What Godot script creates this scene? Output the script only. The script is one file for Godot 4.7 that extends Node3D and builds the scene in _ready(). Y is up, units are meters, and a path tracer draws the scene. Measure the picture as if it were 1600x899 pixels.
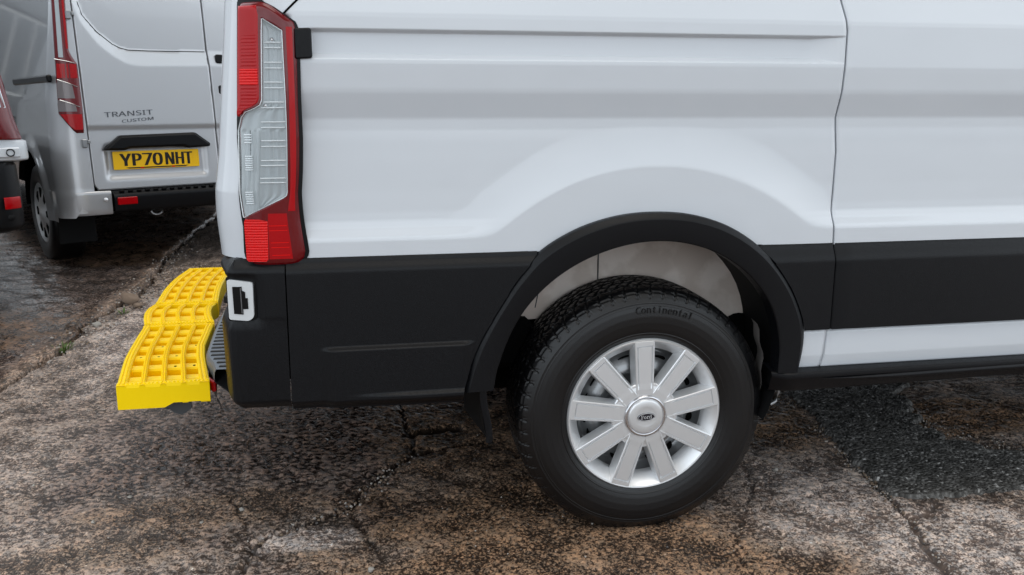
extends Node3D

# ---------------------------------------------------------------- mesh builder
class MB:
	var v := PackedVector3Array()
	var n := PackedVector3Array()
	var uv := PackedVector2Array()
	var ix := PackedInt32Array()

	func grid(nu: int, nv: int, f: Callable, flip := false, skip = null) -> MB:
		var base := v.size()
		var w := nu + 1
		for j in nv + 1:
			for i in w:
				v.append(f.call(i, j))
				uv.append(Vector2(float(i) / nu, 1.0 - float(j) / nv))
				n.append(Vector3.ZERO)
		for j in nv:
			for i in nu:
				if skip != null and skip.call(i, j):
					continue
				var a := base + j * w + i
				var b := a + 1
				var c := a + w + 1
				var d := a + w
				if flip:
					tri(a, b, c)
					tri(a, c, d)
				else:
					tri(a, c, b)
					tri(a, d, c)
		return self

	func tri(a: int, b: int, c: int) -> void:
		var fn := (v[c] - v[a]).cross(v[b] - v[a])
		if fn.length_squared() < 1e-18:
			return
		ix.append(a); ix.append(b); ix.append(c)
		n[a] += fn
		n[b] += fn
		n[c] += fn

	func flat(a: Vector3, b: Vector3, c: Vector3) -> void:
		var k := v.size()
		var fn := (c - a).cross(b - a).normalized()
		for p in [a, b, c]:
			v.append(p); n.append(fn); uv.append(Vector2(p.x + p.z, p.y))
			ix.append(v.size() - 1)

	func quad(a: Vector3, b: Vector3, c: Vector3, d: Vector3) -> void:
		# a b c d run anticlockwise seen from the front
		flat(a, c, b)
		flat(a, d, c)

	# chamfered box
	func box(t: Transform3D, s: Vector3, ch := 0.002) -> MB:
		var h := s / 2.0
		ch = minf(ch, minf(h.x, minf(h.y, h.z)) * 0.9)
		var P := func(sx: int, sy: int, sz: int, ax: int) -> Vector3:
			var p := Vector3(sx * (h.x - ch), sy * (h.y - ch), sz * (h.z - ch))
			p[ax] = [sx, sy, sz][ax] * h[ax]
			return t * p
		for ax in 3:
			var u := (ax + 1) % 3
			var w := (ax + 2) % 3
			for sg in [-1, 1]:
				var c := []
				for k in [[-1, -1], [1, -1], [1, 1], [-1, 1]]:
					var q := [0, 0, 0]
					q[ax] = sg; q[u] = k[0]; q[w] = k[1]
					c.append(P.call(q[0], q[1], q[2], ax))
				if sg > 0: quad(c[0], c[1], c[2], c[3])
				else: quad(c[3], c[2], c[1], c[0])
		for ax in 3: # edges along ax
			var u := (ax + 1) % 3
			var w := (ax + 2) % 3
			for k in [[-1, -1], [1, -1], [1, 1], [-1, 1]]:
				var q0 := [0, 0, 0]; var q1 := [0, 0, 0]
				q0[u] = k[0]; q0[w] = k[1]; q0[ax] = -1
				q1[u] = k[0]; q1[w] = k[1]; q1[ax] = 1
				var a: Vector3 = P.call(q0[0], q0[1], q0[2], u)
				var b: Vector3 = P.call(q1[0], q1[1], q1[2], u)
				var c: Vector3 = P.call(q1[0], q1[1], q1[2], w)
				var d: Vector3 = P.call(q0[0], q0[1], q0[2], w)
				if k[0] * k[1] > 0: quad(d, c, b, a)
				else: quad(a, b, c, d)
		for sx in [-1, 1]:
			for sy in [-1, 1]:
				for sz in [-1, 1]:
					var a: Vector3 = P.call(sx, sy, sz, 0)
					var b: Vector3 = P.call(sx, sy, sz, 1)
					var c: Vector3 = P.call(sx, sy, sz, 2)
					if sx * sy * sz > 0: flat(a, c, b)
					else: flat(a, b, c)
		return self

	func tube(pts: Array, r: float, sides := 8) -> MB:
		var ring := []
		for k in pts.size():
			var d: Vector3 = ((pts[mini(k + 1, pts.size() - 1)] as Vector3) - (pts[maxi(k - 1, 0)] as Vector3)).normalized()
			var a := d.cross(Vector3.UP if absf(d.y) < 0.9 else Vector3.RIGHT).normalized()
			ring.append([a, d.cross(a)])
		var g := func(i: int, j: int) -> Vector3:
			var an: float = TAU * i / sides
			return pts[j] + (ring[j][0] * cos(an) + ring[j][1] * sin(an)) * r
		grid(sides, pts.size() - 1, g)
		for e in [0, pts.size() - 1]:
			for i in sides:
				if e == 0: flat(pts[e], g.call(i + 1, e), g.call(i, e))
				else: flat(pts[e], g.call(i, e), g.call(i + 1, e))
		return self

	# surface of revolution about z: profile of Vector2(r, z)
	func lathe(prof: Array, nu := 96, flip := false) -> MB:
		return grid(nu, prof.size() - 1, func(i, j):
			var a: float = TAU * i / nu
			return Vector3(prof[j].x * cos(a), prof[j].x * sin(a), prof[j].y), flip)

	# polygon plate: outline in the plane of t's x and y, from z = 0 up to depth, edges chamfered
	func plate(poly: PackedVector2Array, t: Transform3D, depth: float, ch := 0.0015) -> MB:
		if Geometry2D.is_polygon_clockwise(poly):
			poly = poly.duplicate(); poly.reverse()
		var inner := poly
		var off := Geometry2D.offset_polygon(poly, -ch)
		if off.size() == 1 and off[0].size() == poly.size():
			inner = off[0]
			if Geometry2D.is_polygon_clockwise(inner):
				inner.reverse()
			# align starts
			var best := 0
			for k in inner.size():
				if inner[k].distance_to(poly[0]) < inner[best].distance_to(poly[0]): best = k
			var al := PackedVector2Array()
			for k in inner.size(): al.append(inner[(best + k) % inner.size()])
			inner = al
		var m := poly.size()
		for k in m:
			var a := poly[k]; var b := poly[(k + 1) % m]
			var c := inner[(k + 1) % m]; var d := inner[k]
			quad(t * Vector3(a.x, a.y, 0), t * Vector3(b.x, b.y, 0), t * Vector3(b.x, b.y, depth - ch), t * Vector3(a.x, a.y, depth - ch))
			quad(t * Vector3(a.x, a.y, depth - ch), t * Vector3(b.x, b.y, depth - ch), t * Vector3(c.x, c.y, depth), t * Vector3(d.x, d.y, depth))
		var tr := Geometry2D.triangulate_polygon(inner)
		for k in range(0, tr.size(), 3):
			var a := inner[tr[k]]; var b := inner[tr[k + 1]]; var c := inner[tr[k + 2]]
			var cw := (b - a).cross(c - a) < 0
			if cw: flat(t * Vector3(a.x, a.y, depth), t * Vector3(b.x, b.y, depth), t * Vector3(c.x, c.y, depth))
			else: flat(t * Vector3(a.x, a.y, depth), t * Vector3(c.x, c.y, depth), t * Vector3(b.x, b.y, depth))
		return self

	func text(s: String, t: Transform3D, size: float, depth: float, serif := false, bold := true, italic := false) -> MB:
		var tm := TextMesh.new()
		var sf := SystemFont.new()
		sf.font_names = PackedStringArray(["Droid Serif" if serif else "Droid Sans"])
		sf.font_weight = 700 if bold else 400
		sf.font_italic = italic
		tm.font = sf
		tm.text = s
		tm.font_size = 48
		tm.pixel_size = size / 48.0
		tm.depth = depth
		tm.curve_step = 1.0
		var ar := tm.get_mesh_arrays()
		var base := v.size()
		var vs: PackedVector3Array = ar[Mesh.ARRAY_VERTEX]
		var ns: PackedVector3Array = ar[Mesh.ARRAY_NORMAL]
		for k in vs.size():
			v.append(t * vs[k]); n.append((t.basis * ns[k]).normalized()); uv.append(Vector2.ZERO)
		if ar[Mesh.ARRAY_INDEX] != null and ar[Mesh.ARRAY_INDEX].size():
			for k in ar[Mesh.ARRAY_INDEX]: ix.append(base + k)
		else:
			for k in vs.size(): ix.append(base + k)
		return self

	func done() -> ArrayMesh:
		var nn := n.duplicate()
		for k in nn.size():
			nn[k] = nn[k].normalized() if nn[k].length_squared() > 0 else Vector3.UP
		var a := []
		a.resize(Mesh.ARRAY_MAX)
		a[Mesh.ARRAY_VERTEX] = v
		a[Mesh.ARRAY_NORMAL] = nn
		a[Mesh.ARRAY_TEX_UV] = uv
		a[Mesh.ARRAY_INDEX] = ix
		var m := ArrayMesh.new()
		m.add_surface_from_arrays(Mesh.PRIMITIVE_TRIANGLES, a)
		return m

# ---------------------------------------------------------------- small helpers
var M := {}
var rng := RandomNumberGenerator.new()

func thing(called: String, label: String, category: String, at := Vector3.ZERO, turn := 0.0, group := "") -> Node3D:
	var o := Node3D.new()
	o.name = called
	add_child(o, true)
	o.position = at
	o.rotation.y = turn
	o.set_meta("label", label)
	o.set_meta("category", category)
	if group: o.set_meta("group", group)
	return o

func part(called: String, mb, mat: Material, parent: Node, label := "") -> MeshInstance3D:
	var o := MeshInstance3D.new()
	o.name = called
	o.mesh = mb.done() if mb is MB else mb
	o.material_override = mat
	parent.add_child(o, true)
	if label: o.set_meta("label", label)
	return o

func lerp_table(t: Array, x: float) -> float: # t: [[x, y], ...] rising in x
	if x <= t[0][0]: return t[0][1]
	for k in range(1, t.size()):
		if x <= t[k][0]:
			return lerpf(t[k - 1][1], t[k][1], (x - t[k - 1][0]) / (t[k][0] - t[k - 1][0]))
	return t[-1][1]

func smooth_table(t: Array, x: float) -> float: # Catmull-Rom through the points
	if x <= t[0][0]: return t[0][1]
	for k in range(1, t.size()):
		if x <= t[k][0]:
			var f: float = (x - t[k - 1][0]) / (t[k][0] - t[k - 1][0])
			return cubic_interpolate(t[k - 1][1], t[k][1], t[maxi(k - 2, 0)][1], t[mini(k + 1, t.size() - 1)][1], f)
	return t[-1][1]

func sst(a: float, b: float, x: float) -> float:
	return smoothstep(a, b, x)

func T(p: Vector3, e := Vector3.ZERO) -> Transform3D:
	return Transform3D(Basis.from_euler(e), p)

func mat(c: Color, rough := 0.5, metal := 0.0, coat := 0.0, spec := 0.5) -> StandardMaterial3D:
	var m := StandardMaterial3D.new()
	m.albedo_color = c
	m.roughness = rough
	m.metallic = metal
	m.metallic_specular = spec
	if coat > 0:
		m.clearcoat_enabled = true
		m.clearcoat = coat
		m.clearcoat_roughness = 0.04
	return m

func noise_tex(freq: float, oct: int, sd: int, size := 512, lo := 0.0, hi := 1.0) -> ImageTexture:
	var nz := FastNoiseLite.new()
	nz.seed = sd
	nz.frequency = freq
	nz.fractal_octaves = oct
	var im := nz.get_seamless_image(size, size)
	im.convert(Image.FORMAT_L8)
	var d := im.get_data()
	for k in d.size():
		d[k] = int(clampf(lerpf(lo, hi, d[k] / 255.0), 0, 1) * 255)
	return ImageTexture.create_from_image(Image.create_from_data(size, size, false, Image.FORMAT_L8, d))

func grain(m: StandardMaterial3D, tex: Texture2D, scale: float, cm: float) -> StandardMaterial3D:
	m.heightmap_enabled = true
	m.heightmap_texture = tex
	m.heightmap_scale = cm
	m.uv1_triplanar = true
	m.uv1_scale = Vector3.ONE * scale
	return m

func rough_map(m: StandardMaterial3D, tex: Texture2D) -> StandardMaterial3D:
	m.roughness = 1.0
	m.roughness_texture = tex
	return m

# ---------------------------------------------------------------- ready
func _ready() -> void:
	rng.seed = 7
	edge_noise.seed = 12
	edge_noise.frequency = 3.0
	edge_noise.fractal_octaves = 4
	# camera
	var cam := Camera3D.new()
	cam.name = "camera"
	add_child(cam)
	cam.position = Vector3(-0.69347, 1.14371, 1.88342)
	cam.rotation = Vector3(-deg_to_rad(12.8221), -deg_to_rad(9.8283), 0)
	cam.fov = 39.557
	cam.near = 0.05
	cam.far = 400.0
	# overcast sky
	var sky := ProceduralSkyMaterial.new()
	sky.sky_top_color = Color(0.835, 0.871, 0.902)
	sky.sky_horizon_color = Color(0.76, 0.797, 0.832)
	sky.sky_curve = 0.25
	sky.sky_energy_multiplier = 1.2
	sky.ground_bottom_color = Color(0.3, 0.28, 0.26)
	sky.ground_horizon_color = Color(0.45, 0.45, 0.46)
	sky.ground_curve = 0.1
	# lumpy cloud, a little brighter and darker than the mean
	var cn := FastNoiseLite.new()
	cn.seed = 21
	cn.frequency = 0.9
	cn.fractal_octaves = 5
	var cl := Image.create(512, 256, false, Image.FORMAT_RGBA8)
	for j in 256:
		for i in 512:
			var a := TAU * i / 512.0; var b := PI / 2 - PI * (j + 0.5) / 256.0
			var d := Vector3(cos(a) * cos(b), sin(b) * 1.8, sin(a) * cos(b))
			var c := smoothstep(-0.45, 0.55, cn.get_noise_3dv(d * 1.6))
			cl.set_pixel(i, j, Color(c, c, c, 1.0) if b > 0 else Color(0, 0, 0, 0))
	sky.sky_cover = ImageTexture.create_from_image(cl)
	sky.sky_cover_modulate = Color(0.62, 0.62, 0.62, 1.0)
	var env := Environment.new()
	env.background_mode = Environment.BG_SKY
	env.sky = Sky.new()
	env.sky.sky_material = sky
	env.tonemap_mode = Environment.TONE_MAPPER_LINEAR
	env.tonemap_exposure = 1.42
	env.sdfgi_enabled = true
	env.ssao_enabled = true
	env.ssil_enabled = true
	var we := WorldEnvironment.new()
	we.name = "world_environment"
	we.environment = env
	add_child(we)
	var sun := DirectionalLight3D.new()
	sun.name = "sun"
	sun.light_color = Color(1.0, 0.98, 0.95)
	sun.light_energy = 0.2
	sun.light_angular_distance = 40.0
	sun.shadow_enabled = true
	sun.rotation = Vector3(-deg_to_rad(76), deg_to_rad(25), 0)
	add_child(sun)

	make_materials()
	build_ground()
	build_white_van()
	build_silver_van()
	build_edge_van()
	build_workshop()
	build_small_things()

func make_materials() -> void:
	var fine := noise_tex(0.12, 3, 3, 512)
	var soft := noise_tex(0.02, 4, 5, 512, 0.25, 0.75)
	M.fine = fine
	M.white = grain(mat(Color(0.815, 0.832, 0.852), 0.42, 0.0, 1.0), noise_tex(0.012, 2, 8, 512), 1.0, 0.09)
	M.white_dirty = mat(Color(0.95, 0.92, 0.9), 0.7)
	M.white_dirty.albedo_texture = tint_tex(11, Color(0.86, 0.83, 0.8), Color(0.95, 0.93, 0.91))
	M.white_dirty.uv1_triplanar = true
	M.white_dirty.uv1_scale = Vector3.ONE * 1.1
	M.black = grain(mat(Color(0.024, 0.028, 0.043), 0.46, 0.0, 0.0, 0.36), fine, 7.0, 0.03)
	M.black_soft = mat(Color(0.045, 0.045, 0.05), 0.7, 0.0, 0.0, 0.35)
	M.black_gloss = mat(Color(0.03, 0.03, 0.034), 0.3, 0.0, 0.0, 0.35)
	M.under = mat(Color(0.03, 0.03, 0.03), 0.9, 0.0, 0.0, 0.2)
	M.rubber = grain(mat(Color(0.04, 0.04, 0.047), 0.35, 0.0, 0.0, 0.5), fine, 12.0, 0.02)
	M.rubber_text = mat(Color(0.052, 0.052, 0.058), 0.38)
	M.alloy = grain(mat(Color(0.9, 0.905, 0.91), 0.31, 0.57), fine, 16.0, 0.004)
	M.alloy_dark = mat(Color(0.45, 0.45, 0.455), 0.42, 0.6)
	M.steel = mat(Color(0.62, 0.625, 0.63), 0.3, 0.65)
	M.chrome = mat(Color(0.85, 0.85, 0.86), 0.08, 1.0)
	M.badge = mat(Color(0.03, 0.045, 0.12), 0.2, 0.0, 1.0)
	M.red_deep = mat(Color(0.40, 0.0, 0.03), 0.12, 0.0, 0.5, 0.4)
	M.red_mid = mat(Color(0.66, 0.0, 0.035), 0.2, 0.0, 0.2, 0.35)
	M.red_bright = mat(Color(0.86, 0.03, 0.03), 0.22, 0.0, 0.2, 0.35)
	M.lamp_grey = mat(Color(0.63, 0.66, 0.675), 0.3, 0.1, 0.6)
	M.lamp_dull = mat(Color(0.46, 0.43, 0.43), 0.3, 0.3, 0.5)
	M.lamp_light = mat(Color(0.9, 0.92, 0.93), 0.2, 0.3, 1.0)
	M.pane = mat(Color(0.9, 0.95, 0.96, 0.12), 0.03)
	M.pane.transparency = BaseMaterial3D.TRANSPARENCY_ALPHA
	M.yellow = grain(mat(Color(1.0, 0.845, 0.0), 0.5, 0.0, 0.0, 0.28), fine, 9.0, 0.012)
	M.yellow = rough_map(M.yellow, noise_tex(0.02, 5, 27, 512, 0.25, 0.6))
	M.black = rough_map(M.black, noise_tex(0.03, 5, 23, 512, 0.28, 0.56))
	M.step_grey = mat(Color(0.42, 0.44, 0.47), 0.45, 0.3)
	M.silver = mat(Color(0.74, 0.745, 0.755), 0.33, 0.5, 1.0)
	M.plate = mat(Color(1.0, 0.78, 0.0), 0.4)
	M.ink = mat(Color(0.06, 0.025, 0.02), 0.5)
	M.text_grey = mat(Color(0.36, 0.37, 0.39), 0.3, 0.6)
	M.stone_pale = mat(Color(0.62, 0.6, 0.57), 0.85)
	M.stone_tan = mat(Color(0.5, 0.43, 0.37), 0.9)
	M.leaf = mat(Color(0.3, 0.38, 0.16), 0.7)
	M.steel_bracket = mat(Color(0.3, 0.31, 0.32), 0.6, 0.5)

func tint_tex(sd: int, a: Color, b: Color, size := 512) -> ImageTexture:
	var nz := FastNoiseLite.new()
	nz.seed = sd
	nz.frequency = 0.012
	nz.fractal_octaves = 5
	var d := nz.get_seamless_image(size, size).get_data()
	var o := PackedByteArray()
	o.resize(size * size * 3)
	for k in size * size:
		var c := a.lerp(b, clampf((d[k] - 90) / 80.0, 0, 1))
		o[k * 3] = int(c.r * 255); o[k * 3 + 1] = int(c.g * 255); o[k * 3 + 2] = int(c.b * 255)
	return ImageTexture.create_from_image(Image.create_from_data(size, size, false, Image.FORMAT_RGB8, o))

# ---------------------------------------------------------------- ground
func gh(x: float, z: float) -> float: # the yard rises gently towards the back left
	var t := clampf(-z - 1.0, 0.0, 6.0)
	return 0.046 * t * sst(0.3, -1.0, x) * sst(0.0, 0.8, t)

const KERB := [[-8.0, -2.03], [-5.184, -2.054], [-4.52, -2.077], [-3.87, -2.096], [-3.334, -2.069], [-2.954, -2.03], [-2.758, -2.066], [-2.413, -2.128], [-1.971, -2.133], [-1.729, -2.155], [-1.515, -2.223], [-1.0, -2.3], [3.0, -2.5]]

var edge_noise := FastNoiseLite.new()

func kerb_x(z: float) -> float:
	return lerp_table(KERB, z) + 0.05 * edge_noise.get_noise_2d(z, 0.0)

func nbytes(w: int, h: int, freq: float, oct: int, sd: int, cellular := false, sx := 1, value := false) -> PackedByteArray:
	var nz := FastNoiseLite.new()
	nz.seed = sd
	nz.frequency = freq
	nz.fractal_octaves = oct
	if oct == 1: nz.fractal_type = FastNoiseLite.FRACTAL_NONE
	if cellular:
		nz.noise_type = FastNoiseLite.TYPE_CELLULAR
		nz.cellular_return_type = FastNoiseLite.RETURN_CELL_VALUE if value else FastNoiseLite.RETURN_DISTANCE
	var im := nz.get_seamless_image(w / sx, h)
	if sx > 1: im.resize(w, h, Image.INTERPOLATE_CUBIC)
	im.convert(Image.FORMAT_L8)
	return im.get_data()

# stamps a wandering crack; pts in metres
func stamp_crack(cr: PackedByteArray, g: int, org: Vector2, side: float, pts: Array, wide: float, strength: int) -> void:
	var k := g / side
	var wob := 0.0
	for s in pts.size() - 1:
		var a := Vector2(pts[s][0], pts[s][1]); var b := Vector2(pts[s + 1][0], pts[s + 1][1])
		var steps := int(a.distance_to(b) * k / 0.8) + 1
		var nrm := (b - a).orthogonal().normalized()
		for q in steps:
			var f := float(q) / steps
			wob = wob * 0.97 + rng.randf_range(-1, 1) * 0.0022
			var ww := wide * rng.randf_range(0.35, 1.2)
			var p := (a.lerp(b, f) + nrm * (wob * sin(PI * f) + 0.006 * sin(f * 37.0 + s))) - org
			var cx := int(p.x * k); var cy := int(p.y * k); var rr := maxi(1, int(ww * k))
			for dy in range(-rr, rr + 1):
				for dx in range(-rr, rr + 1):
					var X := cx + dx; var Y := cy + dy
					if X < 0 or Y < 0 or X >= g or Y >= g: continue
					var dd := sqrt(dx * dx + dy * dy) / (rr + 0.5)
					if dd < 1.0:
						var val := int(strength * (1.0 - dd * dd))
						if cr[Y * g + X] < val: cr[Y * g + X] = val

# returns [albedo, height, roughness, height image, crack image]
func ground_maps(g: int, side: float, org: Vector2, zones: Array, base: Array, cracks: Array, sd: int, cellp: float) -> Array:
	var zs := 192
	var light := Image.create(zs, zs, false, Image.FORMAT_RGB8)
	var dark := Image.create(zs, zs, false, Image.FORMAT_RGB8)
	var ctl := Image.create(zs, zs, false, Image.FORMAT_RGB8) # r ridge share, g cell share, b wetness
	var warp := FastNoiseLite.new()
	warp.seed = sd + 50; warp.frequency = 0.035; warp.fractal_octaves = 4
	for j in zs:
		for i in zs:
			var p := org + Vector2(i + 0.5, j + 0.5) * side / zs
			var c1: Color = base[0]; var c2: Color = base[1]; var k: Vector3 = base[2]
			for z in zones:
				var d := Vector2((p.x - z[0]) / z[2], (p.y - z[1]) / z[3]).length() + 0.55 * warp.get_noise_2d(i + z[0] * 300.0, j)
				var w := sst(1.15, 0.55, d) * float(z[7])
				if w > 0:
					c1 = c1.lerp(z[4], w); c2 = c2.lerp(z[5], w); k = k.lerp(z[6], w)
			light.set_pixel(i, j, c1); dark.set_pixel(i, j, c2); ctl.set_pixel(i, j, Color(k.x, k.y, k.z))
	for im in [light, dark, ctl]: im.resize(g, g, Image.INTERPOLATE_CUBIC)
	var L := light.get_data(); var D := dark.get_data(); var K := ctl.get_data()
	var px := g / side # pixels per metre
	var A := nbytes(g, g, 1.0 / (0.016 * px), 4, sd + 1)
	var B := nbytes(g, g, 1.0 / (0.16 * px), 5, sd + 2)
	var C := nbytes(g, g, 1.0 / (cellp * px), 1, sd + 3, true)
	var V := nbytes(g, g, 1.0 / (cellp * px), 1, sd + 3, true, 1, true)
	var F := nbytes(g, g, 1.0 / (0.006 * px), 2, sd + 7)
	var R := nbytes(g, g, 1.0 / (0.018 * px), 4, sd + 4, false, 2)
	var cr := PackedByteArray()
	cr.resize(g * g)
	for c in cracks: stamp_crack(cr, g, org, side, c[0], c[1], c[2])
	var al := PackedByteArray(); al.resize(g * g * 3)
	var ht := PackedByteArray(); ht.resize(g * g)
	var ro := PackedByteArray(); ro.resize(g * g)
	var ramp := PackedInt32Array(); ramp.resize(1024)
	for k in 1024:
		ramp[k] = int(256.0 * smoothstep(82.0, 180.0, k - 256.0))
	for k in g * g:
		var k3 := k * 3
		var cc := C[k] - 100
		var h := 134 + ((A[k] - 128) * 150 + (B[k] - 128) * 170 + (F[k] - 128) * 240 + (R[k] - 128) * K[k3] * 2 - cc * K[k3 + 1] * 2 / 3) / 256
		h = clampi(h - cr[k], -250, 700)
		var f := ramp[h + 256]
		var t := V[k] - 128
		var lift := 256 + (t * 70) / 256
		al[k3] = clampi(((D[k3] * (256 - f) + L[k3] * f) >> 8) * (lift + (t >> 4)) >> 8, 0, 255)
		al[k3 + 1] = clampi(((D[k3 + 1] * (256 - f) + L[k3 + 1] * f) >> 8) * lift >> 8, 0, 255)
		al[k3 + 2] = clampi(((D[k3 + 2] * (256 - f) + L[k3 + 2] * f) >> 8) * (lift - (t >> 4)) >> 8, 0, 255)
		ht[k] = clampi(h, 0, 255)
		ro[k] = clampi(200 - K[k3 + 2] * 5 / 8 + (f - 128) / 6, 50, 255)
	# pale flecks of exposed aggregate
	for q in int(side * side * 420):
		var X := rng.randi_range(2, g - 3); var Y := rng.randi_range(2, g - 3)
		var rr := (0.6 + 1.7 * pow(rng.randf(), 3.0)) * px / 488.0
		var b := rng.randi_range(20, 75)
		for dy in range(-2, 3):
			for dx in range(-2, 3):
				if dx * dx + dy * dy <= rr * rr:
					var k := (Y + dy) * g + X + dx
					for ch in 3: al[k * 3 + ch] = mini(230, al[k * 3 + ch] + b)
					ht[k] = mini(255, ht[k] + 25)
	var ia := Image.create_from_data(g, g, false, Image.FORMAT_RGB8, al)
	var ih := Image.create_from_data(g, g, false, Image.FORMAT_L8, ht)
	var ir := Image.create_from_data(g, g, false, Image.FORMAT_L8, ro)
	var ic := Image.create_from_data(g, g, false, Image.FORMAT_L8, cr)
	return [ImageTexture.create_from_image(ia), ImageTexture.create_from_image(ih), ImageTexture.create_from_image(ir), ih, ic]

func ground_mat(maps: Array, cm: float) -> StandardMaterial3D:
	var m := StandardMaterial3D.new()
	m.albedo_texture = maps[0]
	m.roughness = 1.0
	m.roughness_texture = maps[2]
	m.heightmap_enabled = true
	m.heightmap_texture = maps[1]
	m.heightmap_scale = cm
	m.metallic_specular = 0.4
	return m

func spaced(list: Array) -> PackedFloat32Array: # [[start, step], ..., [end]]
	var o := PackedFloat32Array()
	for k in list.size() - 1:
		var a: float = list[k][0]; var b: float = list[k + 1][0]
		var c := int(ceil((b - a) / float(list[k][1])))
		for q in c: o.append(a + (b - a) * q / c)
	o.append(list[-1][0])
	return o

func sheet(called: String, xs: PackedFloat32Array, zs: PackedFloat32Array, pos: Callable, org: Vector2, side: float, m: Material, wrap := 0.0, kind := "structure") -> MeshInstance3D:
	var mb := MB.new()
	mb.grid(xs.size() - 1, zs.size() - 1, func(i, j): return pos.call(xs[i], zs[j], i, j), true)
	for k in mb.v.size():
		mb.uv[k] = Vector2((mb.v[k].x - mb.v[k].y * wrap - org.x) / side, (mb.v[k].z - org.y) / side)
	var o := part(called, mb, m, self)
	o.set_meta("kind", kind)
	return o

var asphalt_edge := [[-0.964, 0.924, 1.45], [-0.754, 0.909, 1.36], [-0.565, 0.868, 1.266], [-0.492, 0.852, 1.25], [-0.423, 0.842, 1.248], [-0.356, 0.828, 1.319], [-0.276, 0.818, 1.43], [-0.2, 0.807, 1.62], [-0.085, 0.789, 1.6], [-0.06, 0.83, 1.55], [-0.046, 0.93, 1.1]]

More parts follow.
